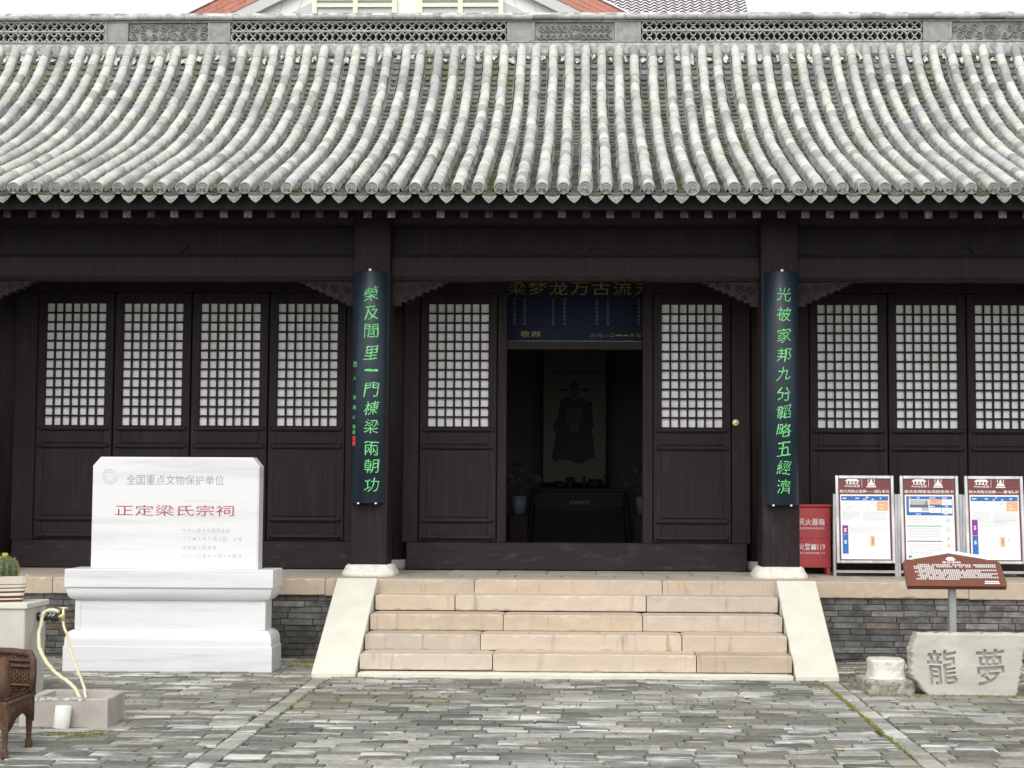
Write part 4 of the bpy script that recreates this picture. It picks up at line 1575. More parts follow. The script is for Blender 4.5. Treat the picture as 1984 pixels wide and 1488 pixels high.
# ================================================================== NOTICE BOARDS
def notice(x0, label, header, kind, seed, dy=0.0, rz=0.0):
    rr = random.Random(seed)
    W_, ZB, ZT = .516, .115, .885
    t = thing('notice_board', label, 'notice board', (x0 + W_ / 2, 13.62 + dy, .651), (0, 0, rz), 'notice boards on the porch')
    tilt = math.radians(5)
    def P(x, y, z):                                     # leaning panel, local coordinates
        zz = z - ZB
        return (x, y * math.cos(tilt) + zz * math.sin(tilt), ZB + zz * math.cos(tilt) - y * math.sin(tilt))
    def leaning(mb):
        mb.v = [P(*p) for p in mb.v]
        return mb
    h = W_ / 2
    m = MB()
    fwd = .032
    m.box(-h, -h + fwd, -.012, .018, ZB, ZT, .005)
    m.box(h - fwd, h, -.012, .018, ZB, ZT, .005)
    m.box(-h + fwd, h - fwd, -.012, .018, ZT - fwd, ZT, .005)
    m.box(-h + fwd, h - fwd, -.012, .018, ZB, ZB + .028, .005)
    frame_ = part('frame', leaning(m), STEEL, t, False)
    for s in (-1, 1):
        m = MB().box(s * (h + .010) - .014, s * (h + .010) + .014, .022, .05, 0, .72, .003)
        part('leg', m, STEEL, t, False)
        m = MB().box(s * (h + .010) - .012, s * (h + .010) + .012, .05, .30, 0.001, .025, .003)
        part('foot', m, STEEL, t, False)
    m = MB().box(-h, h, .024, .045, .03, .055, .003)
    part('cross_bar', m, STEEL, t, False)
    ix0, ix1, iz0, iz1 = -h + fwd, h - fwd, ZB + .028, ZT - fwd
    m = leaning(MB().box(ix0, ix1, -.002, .014, iz0, iz1))
    part('panel', m, MAROON, t, False)
    # printed sheet: everything laid flat on the panel
    def rect(mats_, mi, a, b, c, d_, lay):
        mats_.cur_mi = mi
        y = -.0030 - .0007 * lay
        mats_.add([(a, y, c), (b, y, c), (b, y, d_), (a, y, d_)], [(0, 1, 2, 3)])
    q = MB()
    pw, ph = ix1 - ix0 - .026, .565
    sx0, sz0 = ix0 + .013, iz0 + .008
    U = lambda u: sx0 + pw * u
    V = lambda v: sz0 + ph * v
    ML = [PRINTW, PBLUE, PPURPLE, PORANGE, PGREEN, PGREY, PDARK, PYEL, WHITEP]
    rect(q, 0, U(0), U(1), V(0), V(1), 0)
    def lines(u0, u1, v0, v1, n, mi=5, fill=.85, th=.006):
        for k in range(n):
            v = v1 - (v1 - v0) * (k + .5) / n
            u = u0
            e = u1 if k < n - 1 else u0 + (u1 - u0) * rr.uniform(.3, .8)
            while u < e:
                l = rr.uniform(.02, .09)
                rect(q, mi, U(u), U(min(u + l, e)), V(v) - th * ph / 2, V(v) + th * ph / 2, 2)
                u += l + .008
    def grid(u0, u1, v):
        rect(q, 5, U(u0), U(u1), V(v), V(v) + .0011, 1)
    def gridv(u, v0, v1):
        rect(q, 5, U(u), U(u) + .0011, V(v0), V(v1), 1)
    if kind == 'plan':
        rect(q, 1, U(.02), U(.98), V(.905), V(.975), 1)
        for a, b, v in ((.05, .26, .94), (.31, .42, .94), (.52, .64, .955), (.47, .58, .925), (.64, .74, .925), (.81, .92, .94)):
            lines(a, b, v - .012, v + .012, 1, 8, th=.016)
        grid(.02, .98, .905)
        rect(q, 3, U(.745), U(.98), V(.75), V(.895), 1)
        for v in (.84, .79):
            lines(.80, .92, v - .01, v + .01, 1, 8, th=.014)
        for v in (.83, .755, .53 + (.10 if seed == 3 else 0), .38 if seed != 3 else .37, .075):
            grid(.02, .98 if v < .8 else .74, v)
        for u in (.27, .43, .59):
            gridv(u, .83, .905)
        gridv(.43, .53 + (.10 if seed == 3 else 0), .83)
        lines(.10, .22, .85, .88, 1)
        lines(.30, .40, .85, .88, 1)
        lines(.47, .55, .85, .88, 1)
        lines(.62, .72, .85, .88, 2)
        lines(.12, .30, .77, .81, 1)
        lines(.52, .72, .77, .81, 1)
        lines(.05, .40, .60, .74, 5)
        lines(.46, .95, .57, .74, 6)
        pv0 = .38 if seed != 3 else .37
        pv1 = .52 if seed != 3 else .62
        rect(q, 2, U(.03), U(.15), V(pv0 + .005), V(pv1), 1)
        rect(q, 1, U(.03), U(.15), V(.085), V(pv0), 1)
        for v in ((pv0 + pv1) / 2 + .015, (pv0 + pv1) / 2 - .02, .28, .25):
            rect(q, 8, U(.068), U(.112), V(v) - .006, V(v) + .006, 2)
        lines(.18, .93, pv1 - .12, pv1 - .01, 4 if seed != 3 else 4)
        # small floor plan
        for a, b, v in ((.36, .55, .29), (.44, .66, .14), (.36, .44, .24)):
            grid(a, b, v)
        for u, a, b in ((.36, .24, .29), (.44, .14, .24), (.66, .14, .21)):
            gridv(u, a, b)
        rect(q, 3, U(.60), U(.69), V(.20), V(.355), 2)
        rect(q, 6, U(.637), U(.653), V(.24), V(.32), 3)
        lines(.44, .53, .33, .36, 1)
        rect(q, 5, U(.75), U(.77), V(.30), V(.335), 2)
        lines(.03, .28, .03, .06, 1)
        lines(.38, .56, .03, .06, 1)
        lines(.74, .93, .03, .06, 1)
    else:
        rect(q, 1, U(.03), U(.97), V(.68), V(.975), 1)
        rect(q, 0, U(.08), U(.50), V(.73), V(.93), 2)
        rect(q, 5, U(.10), U(.48), V(.80), V(.92), 3)
        q.cur_mi = 6
        rect(q, 6, U(.10), U(.48), V(.80), V(.845), 4)
        rect(q, 8, U(.10), U(.34), V(.75), V(.80), 4)
        rect(q, 5, U(.34), U(.48), V(.75), V(.80), 4)
        rect(q, 6, U(.42), U(.45), V(.80), V(.90), 5)
        rect(q, 3, U(.50), U(.74), V(.85), V(.93), 2)
        rect(q, 0, U(.75), U(.96), V(.84), V(.93), 2)
        rect(q, 0, U(.50), U(.74), V(.72), V(.80), 2)
        rect(q, 0, U(.75), U(.96), V(.71), V(.80), 2)
        for a, b, v in ((.08, .14, .95), (.25, .42, .95), (.50, .70, .95), (.76, .94, .95), (.50, .72, .82), (.82, .90, .82), (.22, .42, .70), (.80, .92, .70)):
            lines(a, b, v - .01, v + .01, 1, 8, th=.013)
        for a, b, v in ((.78, .92, .88), (.55, .70, .76), (.80, .92, .76), (.80, .92, .735)):
            lines(a, b, v - .01, v + .01, 1, 5, th=.010)
        for v in (.90, .87):
            lines(.58, .68, v - .01, v + .01, 1, 8, th=.014)
        rect(q, 4, U(.03), U(.74), V(.505), V(.525), 1)
        rect(q, 6, U(.03), U(.74), V(.275), V(.29), 1)
        lines(.06, .55, .55, .66, 4)
        lines(.05, .72, .32, .49, 7)
        lines(.06, .72, .07, .25, 7)
        gridv(.755, .02, .67)
        lines(.05, .12, .02, .06, 3, 1, th=.012)
        for v in (.60, .46):
            n = 16
            for r0, r1 in ((.021, .016),):
                vs = [(U(.87) + r * math.cos(2 * math.pi * k / n), -.0045, V(v) + r * math.sin(2 * math.pi * k / n)) for r in (r1, r0) for k in range(n)]
                q.cur_mi = 5
                q.add(vs, [(k, (k + 1) % n, n + (k + 1) % n, n + k) for k in range(n)])
            rect(q, 6, U(.855), U(.885), V(v) - .003, V(v) + .003, 3)
        for v, mi in ((.33, 7), (.22, 7)):
            q.cur_mi = mi
            q.add([(U(.87) - .02, -.0045, V(v) - .015), (U(.87) + .02, -.0045, V(v) - .015), (U(.87), -.0045, V(v) + .020)], [(0, 1, 2)])
            rect(q, 6, U(.864), U(.876), V(v) - .010, V(v) + .006, 3)
            lines(.82, .92, v - .06, v - .04, 1)
    sheet = part('printed_sheet', leaning(q), ML, t, False)
    # header print
    m = MB()
    hz = sz0 + ph
    text_into(m, header, ix0 + .010, ix1 - .010, hz + .014, hz + .041, -.0035, .012)
    bx, bz = -.105 + (.02 if kind != 'plan' else 0), hz + .075
    yy = -.0035
    def poly(pts):
        m.add([(bx + a, yy, bz + b) for a, b in pts], [tuple(range(len(pts)))])
    poly([(-.066, .040), (.066, .040), (.045, .058), (.030, .062), (.030, .074), (-.030, .074), (-.030, .062), (-.045, .058)])
    poly([(-.050, .014), (.050, .014), (.050, .018), (-.050, .018)])
    for a in (-.050, -.022, .012, .040):
        poly([(a, .018), (a + .010, .018), (a + .010, .040), (a, .040)])
    poly([(-.012, .024), (.012, .024), (.012, .030), (-.012, .030)])
    text_into(m, 'Zhengding', bx - .068, bx + .008, bz - .012, bz + .006, yy, .02)
    text_into(m, '正定', bx + .012, bx + .068, bz - .012, bz + .010, yy, .02)
    bx += .082
    poly([(0, -.010), (.003, -.010), (.003, .075), (0, .075)])
    bx += .084
    n = 18                                                    # arch shaped emblem with a seated outline
    out_ = [(.030 * math.cos(a), .046 + .034 * math.sin(a)) for a in np.linspace(-.5, math.pi + .5, n)]
    inn_ = [(.024 * math.cos(a), .046 + .027 * math.sin(a)) for a in np.linspace(-.5, math.pi + .5, n)]
    m.add([(bx + a, yy, bz + b) for a, b in out_] + [(bx + a, yy, bz + b) for a, b in inn_], [(k, k + 1, n + k + 1, n + k) for k in range(n - 1)])
    poly([(-.034, .004), (.034, .004), (.030, .024), (-.030, .024)])
    poly([(-.042, -.012), (.042, -.012), (.042, -.001), (-.042, -.001)])
    poly([(-.018, .026), (.018, .026), (.008, .044), (.006, .060), (-.006, .060), (-.008, .044)])
    part('header_print', leaning(m), WHITEP, t, False)
    return t
notice(2.176, 'steel framed notice board nearest the red fire extinguisher box', '较大风险公告牌——消防单元', 'plan', 1)
notice(2.739, 'middle notice board, with a small photograph and green bar on its sheet', '梁氏宗祠安全风险告知卡', 'card', 2)
notice(3.303, 'notice board farthest from the red box, beyond the middle notice board', '较大风险公告牌——雷电防护', 'plan', 3)

# ================================================================== BROWN INFORMATION SIGN
sg = thing('information_sign', 'brown sloping information sign with white lettering on a grey post', 'sign', (2.642, 11.34, 0))
m = MB().box(2.617, 2.667, 11.31, 11.36, -.02, .80, .004)
part('post', m, GREYSTEEL, sg)
tl = math.radians(42)
def SP(a, b, c=0.0):             # a along x, b up the slope, c out of the face
    return (2.655 + a, 11.20 + b * math.cos(tl) - c * math.sin(tl), .727 + b * math.sin(tl) + c * math.cos(tl))
out_ = [(-.358, 0), (.346, 0), (.352, .03), (.346, .235), (.325, .256), (.252, .258), (.252, .268), (-.010, .328), (-.270, .268), (-.270, .258), (-.340, .258), (-.356, .235)]
n = len(out_)
m = MB()
m.add([SP(a, b, 0) for a, b in out_] + [SP(a, b, -.035) for a, b in out_],
      [tuple(range(n)), tuple(range(2 * n - 1, n - 1, -1))] + [(n + i, n + (i + 1) % n, (i + 1) % n, i) for i in range(n)])
panel = part('sign_panel', m, BROWN, sg)
m = MB()
wl = [(-.270, .270), (-.010, .331), (.252, .270), (.252, .298), (-.010, .362), (-.270, .298)]
n = len(wl)
m.add([SP(a, b, .004) for a, b in wl] + [SP(a, b, -.03) for a, b in wl], [tuple(range(n)), tuple(range(2 * n - 1, n - 1, -1))] + [(n + i, n + (i + 1) % n, (i + 1) % n, i) for i in range(n)])
part('roof_band', m, WHITEP, sg)
m = MB()
def sq(a, b, c, d_):
    m.add([SP(a, c, .0015), SP(b, c, .0015), SP(b, d_, .0015), SP(a, d_, .0015)], [(0, 1, 2, 3)])
for pts in ([(-.046, .266), (.034, .266), (.022, .278), (.012, .292), (-.024, .292), (-.034, .278)], [(-.034, .254), (.022, .254), (.022, .262), (-.034, .262)]):
    m.add([SP(a, b, .0015) for a, b in pts], [tuple(range(len(pts)))])
text_into(m, '梁氏宗祠', -.072, .060, .226, .248, 0, .02, fn=lambda x, y, z: SP(x, z, .0015))
rr = random.Random(5)
for k, (ind, end) in enumerate(((.03, 1), (0, 1), (0, .25), (.03, 1), (0, .80), (.03, 1), (0, .92), (.03, 1), (0, .52))):
    bz = .205 - .0178 * k
    x, e = -.285 + ind, -.285 + .585 * end
    while x < e:
        w_ = .0125
        if rr.random() > .06:
            sq(x, x + w_, bz + .010, bz + .013)
            sq(x + .001, x + w_ - .001, bz + .004, bz + .0068)
            sq(x, x + w_, bz - .001, bz + .0018)
            sq(x + .004, x + .0075, bz - .001, bz + .013)
        x += .0148
for k in range(8):
    sq(.20 + .0125 * k, .21 + .0125 * k, .040, .052)
    sq(.195 + .0135 * k, .206 + .0135 * k, .022, .034)
part('lettering', m, WHITEP, panel)

# ================================================================== CARVED STONE AND STONE BASE
ks = thing('carved_stone', 'broken grey stone slab carved with two large characters', 'stone', (2.65, 10.9, 0))
nx, nz = 440, 250
W0, W1, H1 = 2.235, 3.075, .435
gx, gz = np.meshgrid(np.linspace(W0, W1, nx), np.linspace(0, H1, nz))
depth = np.zeros((nz, nx))
for ch, (a, b, c, d_) in (('龍', (2.354, 2.563, .080, .318)), ('夢', (2.690, 2.881, .075, .328))):
    i0, i1 = int((a - W0) / (W1 - W0) * nx), int((b - W0) / (W1 - W0) * nx)
    j0, j1 = int(c / H1 * nz), int(d_ / H1 * nz)
    rg = raster(ch, i1 - i0, j1 - j0, .004)
    depth[j0:j1, i0:i1] = np.maximum(depth[j0:j1, i0:i1], rg.astype(float))
dp = depth
for _ in range(1):
    dp = (dp + np.roll(dp, 1, 0) + np.roll(dp, -1, 0) + np.roll(dp, 1, 1) + np.roll(dp, -1, 1)) / 5
# irregular outline: squeeze every row between the broken edges
zk = [0, .085, .152, .321, .435]
lk = [2.357, 2.283, 2.244, 2.250, 2.288]
rk = [2.965, 2.985, 2.998, 3.030, 3.056]
jag = np.interp(np.arange(nz), np.linspace(0, nz, 24), NR.uniform(-.008, .008, 24))
LX = np.interp(gz[:, 0], zk, lk) + jag
RX = np.interp(gz[:, 0], zk, rk) + jag[::-1]
inside = (gx >= LX[:, None]) & (gx <= RX[:, None])
gxx = np.clip(gx, LX[:, None], RX[:, None])
rough = np.interp(gx, np.linspace(2, 4, 90), NR.uniform(-.0006, .0006, 90)) + np.interp(gz, np.linspace(0, .5, 16), NR.uniform(-.001, .001, 16))
edge = np.minimum(np.minimum(gxx - LX[:, None], RX[:, None] - gxx), np.minimum(H1 - gz, gz + .02))
YY = 10.84 + gz * .02 + rough + .030 * dp + .018 * np.clip(1 - edge / .02, 0, 1) ** 2
topz = gz + np.where(gz > H1 - .001, np.interp(gx, np.linspace(W0, W1, 40), NR.uniform(-.006, .004, 40)), 0)
m = MB()
m.cur_s = True
vs = np.stack([gxx, YY, topz - .008], -1).reshape(-1, 3)
fs = [(j * nx + i, j * nx + i + 1, (j + 1) * nx + i + 1, (j + 1) * nx + i) for j in range(nz - 1) for i in range(nx - 1) if inside[j, i] or inside[j, i + 1] or inside[j + 1, i] or inside[j + 1, i + 1]]
m.add(vs.tolist(), fs)
m.cur_s = False
# sides, top and back
ring = [(float(LX[j]), float(gz[j, 0])) for j in range(0, nz, 9)] + [(float(LX[-1]), H1)]
ring += [(float(x), H1 + R.uniform(-.005, .003)) for x in np.linspace(LX[-1] + .03, RX[-1] - .03, 16)]
ring += [(float(RX[-1]), H1)] + [(float(RX[j]), float(gz[j, 0])) for j in range(nz - 1, -1, -9)]
n = len(ring)
fr = [(a, 10.857 + b * .02, b - .008) for a, b in ring]
bk = [(2.65 + (a - 2.65) * R.uniform(.97, 1.0), 11.03 + R.uniform(-.012, .012), b - .008 if b < .4 else b - .018) for a, b in ring]
mid = [(2.65 + (a - 2.65) * R.uniform(1.0, 1.012), 10.93 + R.uniform(-.01, .01), b - .008) for a, b in ring]
m.add(fr + mid + bk, [(i, i + 1, n + i + 1, n + i) for i in range(n - 1)] + [(n + i, n + i + 1, 2 * n + i + 1, 2 * n + i) for i in range(n - 1)] + [tuple(2 * n + k for k in range(n))])
part('slab', m, STONEC, ks, label='grey slab with carved characters and a broken left edge')

st = thing('drum_stone', 'small white stone drum on a rough square foot beside the carved slab', 'stone', (2.108, 11.0, 0))
m = MB()
def lump(m, prof_, cx, cy, power, amp, n=40, rot=0.0, seed=0):
    q = MB()
    q.lathe(prof_, cx, cy, n, power=power, rot=rot)
    r_ = np.random.RandomState(seed)
    out_ = []
    for i, p in enumerate(q.v):
        k = 1 + r_.uniform(-amp, amp)
        out_.append((cx + (p[0] - cx) * k, cy + (p[1] - cy) * k, p[2] + r_.uniform(-amp, amp) * .06))
    q.v = out_
    m.add(q.v, q.f)
lump(m, [(.135, .090), (.126, .112), (.120, .15), (.122, .19), (.124, .212), (.115, .226), (.06, .229)], 2.108, 11.06, 4.5, .022, seed=2)
part('drum', m, BASEST, st)
m = MB()
lump(m, [(.165, -.02), (.172, .03), (.180, .070), (.178, .088), (.168, .094), (.10, .096)], 2.108, 11.06, 9, .035, 56, .06, 4)
FOOTST = mat('rough stone foot', (.52, .49, .42), (.30, .285, .24), .9, 22, lo=.4, hi=.6, bump=1.0, bump_scale=60, bump_dist=.02)
part('square_foot', m, FOOTST, st)

# ================================================================== LEFT CORNER: TAP PEDESTAL, CACTUS, HOSES, TROUGH, CUP, CHAIR
pd = thing('concrete_pedestal', 'stained concrete pedestal with white slab top at the left edge', 'pedestal', (-4.0, 10.4, 0))
m = MB().box(-4.42, -3.703, 10.215, 10.605, -.02, .5995, .006, .003)
part('pillar', m, CONC, pd)
m = MB().box(-4.45, -3.687, 10.20, 10.62, .6005, .636, .004)
part('top_slab', m, WHITEST, pd)
m = MB()
m.cur_s = True
m.tube([(-3.72, 10.45, .530), (-3.66, 10.45, .532), (-3.60, 10.45, .528), (-3.565, 10.45, .530)], [.030, .031, .029, .030], 14)
pipe = part('foam_wrapped_pipe', m, BLACKR, pd)
m = MB()
m.cur_s = True
for (a, l) in ((-3.675, .05), (-3.645, .03), (-3.615, .055), (-3.59, .028)):
    pts = []
    for t in np.linspace(-.9, 1.1, 9):
        pts.append((a + .010 * math.sin(5 * t) + .012 * t, 10.45 - .0325 * math.cos(t * .9 - .5), .532 + .0325 * math.sin(t * .9 + .35) - (l * .3 if t < -.5 else 0)))
    m.tube(pts, .008, 6, flat=.5)
part('plastic_film', m, FILM, pipe)
m = MB()
m.cur_s = True
m.tube([(-3.575, 10.45, .53), (-3.545, 10.45, .532), (-3.530, 10.45, .545)], [.010, .012, .010], 10)
m.tube([(-3.530, 10.45, .505), (-3.530, 10.45, .585)], [.013, .009], 10)
m.tube([(-3.56, 10.45, .590), (-3.50, 10.45, .588)], .006, 8)
part('tap', m, BRASS, pd)

def hose(name, pts, label, rad):
    m = MB()
    m.cur_s = True
    P = [Vector(p) for p in pts]
    out_ = []
    for i in range(len(P) - 1):
        p0, p1, p2, p3 = P[max(i - 1, 0)], P[i], P[i + 1], P[min(i + 2, len(P) - 1)]
        for k in range(10):
            t = k / 10
            out_.append(.5 * ((2 * p1) + (p2 - p0) * t + (2 * p0 - 5 * p1 + 4 * p2 - p3) * t * t + (3 * p1 - p0 - 3 * p2 + p3) * t ** 3))
    out_.append(P[-1])
    out_ = [p + Vector((R.gauss(0, .0012), R.gauss(0, .0012), R.gauss(0, .0012))) for p in out_]
    m.tube(out_, [rad * R.uniform(.93, 1.06) for _ in out_], 10)
    single(name, m, HOSE, label, 'hose', 'cream hoses hanging into the trough')
hose('garden_hose', [(-3.56, 10.44, .565), (-3.60, 10.42, .578), (-3.645, 10.40, .560), (-3.655, 10.38, .49), (-3.64, 10.30, .42), (-3.55, 10.10, .33), (-3.36, 9.80, .245), (-3.15, 9.53, .19), (-3.07, 9.42, .13), (-3.04, 9.37, .075)],
     'cream hose curving down in a wide bow from the black pipe to the trough', .012)
hose('garden_hose', [(-3.530, 10.45, .50), (-3.515, 10.43, .46), (-3.47, 10.36, .42), (-3.34, 10.05, .345), (-3.18, 9.72, .25), (-3.07, 9.50, .185), (-3.03, 9.42, .11), (-3.02, 9.38, .075)],
     'straighter cream hose running from the tap down to the trough', .009)

# cactus
pc = thing('potted_cactus', 'round spiny cactus with yellow flower in a striped tapered pot', 'potted plant', (-3.905, 10.41, .636))
m = MB()
rot = math.radians(25)
bands = [(.637, 1), (.652, 0), (.661, 0), (.6612, 1), (.678, 1), (.6782, 0), (.697, 0), (.6972, 1), (.709, 1), (.7092, 0), (.726, 0), (.7262, 1), (.733, 1), (.7332, 0), (.752, 0), (.7522, 1), (.756, 1), (.7562, 0), (.808, 0)]
def pr_(z):
    return .098 + (z - .637) / .171 * .034
for i in range(len(bands) - 1):
    z0, z1 = bands[i][0], bands[i + 1][0]
    if z1 - z0 < .001:
        continue
    m.cur_mi = bands[i][1] if bands[i][1] == bands[i + 1][1] else bands[i][1]
    q = MB()
    n = 40
    vs = []
    for z in (z0, z1):
        r = pr_(z)
        for k in range(n):
            a = 2 * math.pi * k / n
            c, s = math.cos(a), math.sin(a)
            mm = 1 / (abs(c) ** 8 + abs(s) ** 8) ** .125
            x, y = r * mm * c, r * mm * s
            vs.append((-3.905 + x * math.cos(rot) - y * math.sin(rot), 10.41 + x * math.sin(rot) + y * math.cos(rot), z))
    m.add(vs, [(k, (k + 1) % n, n + (k + 1) % n, n + k) for k in range(n)])
m.cur_mi = 0
q = MB().lathe([(.132, .8081), (.118, .8082), (.115, .775)], -3.905, 10.41, 40, power=8, rot=rot)
m.add(q.v, q.f[:-2])
m.cur_mi = 1
q = MB().lathe([(.114, .772), (.114, .776)], -3.905, 10.41, 40, power=8, rot=rot)
m.add(q.v, q.f)
part('pot', m, [POTW, POTR], pc)
m = MB()
m.cur_s = True
n, ribs = 78, 13
rings = [(.048, .772), (.066, .785), (.075, .81), (.078, .84), (.073, .875), (.060, .905), (.036, .926), (.010, .931)]
vs = []
ccx, ccy = -3.925, 10.41
for r, z in rings:
    for k in range(n):
        a = 2 * math.pi * k / n
        rr_ = r * (1 + .11 * math.cos(ribs * a))
        vs.append((ccx + rr_ * math.cos(a), ccy + rr_ * math.sin(a), z))
fs = [(i * n + k, i * n + (k + 1) % n, (i + 1) * n + (k + 1) % n, (i + 1) * n + k) for i in range(len(rings) - 1) for k in range(n)]
fs.append(tuple((len(rings) - 1) * n + k for k in range(n)))
m.add(vs, fs)
part('cactus_body', m, CACT, pc)
m = MB()
for i in range(ribs):
    a = 2 * math.pi * i / ribs
    for j in range(12):
        f = j / 11
        z = .785 + .143 * f
        r = np.interp(z, [p[1] for p in rings], [p[0] for p in rings]) * 1.11
        base = Vector((ccx + r * math.cos(a), ccy + r * math.sin(a), z))
        for k in range(10):
            dirv = Vector((math.cos(a) + R.uniform(-.9, .9), math.sin(a) + R.uniform(-.9, .9), R.uniform(-.7, .9))).normalized()
            e = base + dirv * R.uniform(.014, .034)
            s = dirv.orthogonal().normalized() * .0011
            s2 = dirv.cross(s)
            m.add([base + s, base - s * .5 + s2, base - s * .5 - s2, e], [(0, 1, 3), (1, 2, 3), (2, 0, 3)])
part('spines', m, SPINE, pc, kind='stuff')
m = MB()
for k in range(16):
    a = k * 2.4
    r = .008 + .016 * (k / 16)
    b = Vector((ccx + r * .5 * math.cos(a), ccy + r * .5 * math.sin(a), .930))
    e = b + Vector((math.cos(a) * r, math.sin(a) * r, .032 - .006 * (k / 16)))
    s = Vector((-math.sin(a), math.cos(a), 0)) * .006
    m.add([b - s * .5, b + s * .5, (b + e) / 2 + s, e, (b + e) / 2 - s], [(0, 1, 2, 3, 4)])
part('flower', m, YELLOW, pc)

# trough
tr = thing('stone_trough', 'rough concrete trough with open top below the hanging hoses', 'trough', (-3.06, 9.33, 0))
m = MB()
ox0, ox1, oy0, oy1, zt = -3.33, -2.808, 9.13, 9.515, .168
w_ = .045
def jz():
    return R.uniform(-.004, .004)
outer = [(ox0, oy0), (ox1, oy0), (ox1 - .012, oy1), (ox0 + .03, oy1)]
inner = [(ox0 + w_ + .03, oy0 + w_), (ox1 - w_ - .01, oy0 + w_), (ox1 - w_ - .018, oy1 - w_ * .7), (ox0 + w_ + .045, oy1 - w_ * .7)]
vs = [(a, b, -.02) for a, b in outer] + [(a, b, zt - .008) for a, b in outer] + [(a + (.006 if a < -3 else -.006), b + (.006 if b < 9.3 else -.006), zt + jz()) for a, b in outer] + [(a, b, zt - .003 + jz()) for a, b in inner] + [(a, b, .045) for a, b in inner]
fs = []
for i in range(4):
    j = (i + 1) % 4
    for L_ in range(3):
        fs.append((L_ * 4 + i, L_ * 4 + j, L_ * 4 + 4 + j, L_ * 4 + 4 + i))
    fs.append((12 + i, 12 + j, 16 + j, 16 + i))
fs.append((16, 17, 18, 19))
m.add(vs, fs)
part('basin', m, TROUGH, tr)
m = MB()
m.cur_s = True
rr = random.Random(8)
for k in range(26):                                   # lime crust spilled over the front rim
    t = k / 25
    x = -3.30 + .34 * t
    a = [(x, 9.135 + rr.uniform(0, .01), zt + .006), (x + .02, 9.128, zt + .003), (x + .018, 9.127, zt - rr.uniform(.004, .022)), (x - .002, 9.127, zt - rr.uniform(.004, .018))]
    b = [(x, 9.135, zt + .006), (x + .02, 9.135, zt + .006), (x + .02, 9.18, zt + .004), (x, 9.18, zt + .004)]
    m.add(a, [(3, 2, 1, 0)])
    m.add(b, [(0, 1, 2, 3)])
part('lime_crust', m, LIME, tr)
cp = thing('white_cup', 'white cylinder cup leaning against the front of the trough', 'cup', (-3.05, 9.085, 0))
m = MB()
m.cur_s = True
m.lathe([(.044, 0), (.046, .004), (.047, .128), (.044, .130), (.041, .126), (.040, .02), (.002, .018)], 0, 0, 28)
T = Matrix.Translation((-3.060, 9.070, .003)) @ Matrix.Rotation(math.radians(4), 4, 'Y') @ Matrix.Rotation(math.radians(-5), 4, 'X')
m.v = [tuple(T @ Vector(p)) for p in m.v]
part('cup_body', m, CERAMIC, cp)

# wicker chair, only its right part stands in the picture
ch = thing('wicker_chair', 'small dark brown wicker armchair cut off by the left edge', 'chair', (-3.26, 8.28, 0))
cxR, cxL, cyF, cyB = -3.005, -3.52, 8.07, 8.45
m = MB().box(cxL + .01, cxR - .005, cyF + .01, cyB - .01, .265, .300, .010)
seat = part('seat', m, WICKER, ch)
m = MB()
m.cur_s = True
for k in range(18):
    x = cxL + .02 + (cxR - cxL - .035) * k / 17
    m.tube([(x, cyF + .012, .303), (x, cyB - .012, .303)], .009, 6, flat=.5)
part('seat_weave', m, WICKER, seat)
m = MB()
m.cur_s = True
xm, hw = (cxL + cxR) / 2, (cxR - cxL) / 2
def back_pt(f, z):
    x = xm + hw * f
    return (x, cyB + .015 - .045 * abs(f) ** 3 + (z - .3) * .12, z)
m.tube([back_pt(-1, .30), back_pt(-1.0, .40), back_pt(-.98, .47), back_pt(-.90, .502), back_pt(-.5, .510), back_pt(0, .513), back_pt(.5, .510), back_pt(.90, .502), back_pt(.98, .47), back_pt(1.0, .40), back_pt(1, .30)], .019, 10)
back = part('backrest', m, WICKER, ch)
m = MB()
m.cur_s = True
for k in range(30):
    f = -.93 + 1.86 * k / 29
    m.tube([back_pt(f, .295), back_pt(f, .40), back_pt(f, .50 - .01 * abs(f))], .0085, 6, flat=.7)
for j in range(17):
    z = .305 + .0115 * j
    pts = []
    for k in range(59):
        f = -.95 + 1.9 * k / 58
        p = back_pt(f, z)
        pts.append((p[0], p[1] - .010 * math.cos(math.pi * k / 2 + math.pi * j) , p[2]))
    m.tube(pts, .0042, 5)
part('back_weave', m, WICKER, back)
for z in (.335, .435, .465):
    m = MB()
    m.cur_s = True
    m.tube([(p[0], p[1] - .012, p[2]) for p in (back_pt(-.96, z), back_pt(-.5, z), back_pt(0, z), back_pt(.5, z), back_pt(.96, z))], .009, 6)
    part('back_band', m, WICKER, back)
for s in (-1, 1):
    x = xm + s * (hw - .045)
    m = MB()
    m.cur_s = True
    m.tube([(x, cyF + .045, .26), (x, cyF + .040, .38), (x - s * .006, cyF + .045, .455), (x - s * .012, cyF + .07, .485), (x - s * .015, cyF + .10, .47), (x - s * .015, cyF + .11, .40), (x - s * .01, cyF + .105, .27)], [.036, .036, .036, .034, .032, .03, .03], 12)
    part('arm_front', m, WICKER, ch)
    m = MB()
    x = xm + s * (hw - .008)
    pts = [(cyF, .295), (cyB, .295), (cyB, .14), (cyB - .05, .165), (cyB - .10, .195), ((cyF + cyB) / 2, .205), (cyF + .11, .19), (cyF + .06, .155), (cyF, .13)]
    m.prism(pts, x - .012, x + .012, 'x')
    m.cur_s = True
    for q in range(26):
        yy = cyF + .012 + (cyB - cyF - .024) * q / 25
        zb = float(np.interp(yy, [p[0] for p in pts[2:]][::-1], [p[1] for p in pts[2:]][::-1]))
        m.tube([(x + s * .012, yy, .292), (x + s * .012, yy, zb + .004)], .0062, 5)
    m.tube([(x + s * .014, cyF, .287), (x + s * .014, cyB, .287)], .010, 6)
    part('apron', m, WICKER, ch)
m = MB()
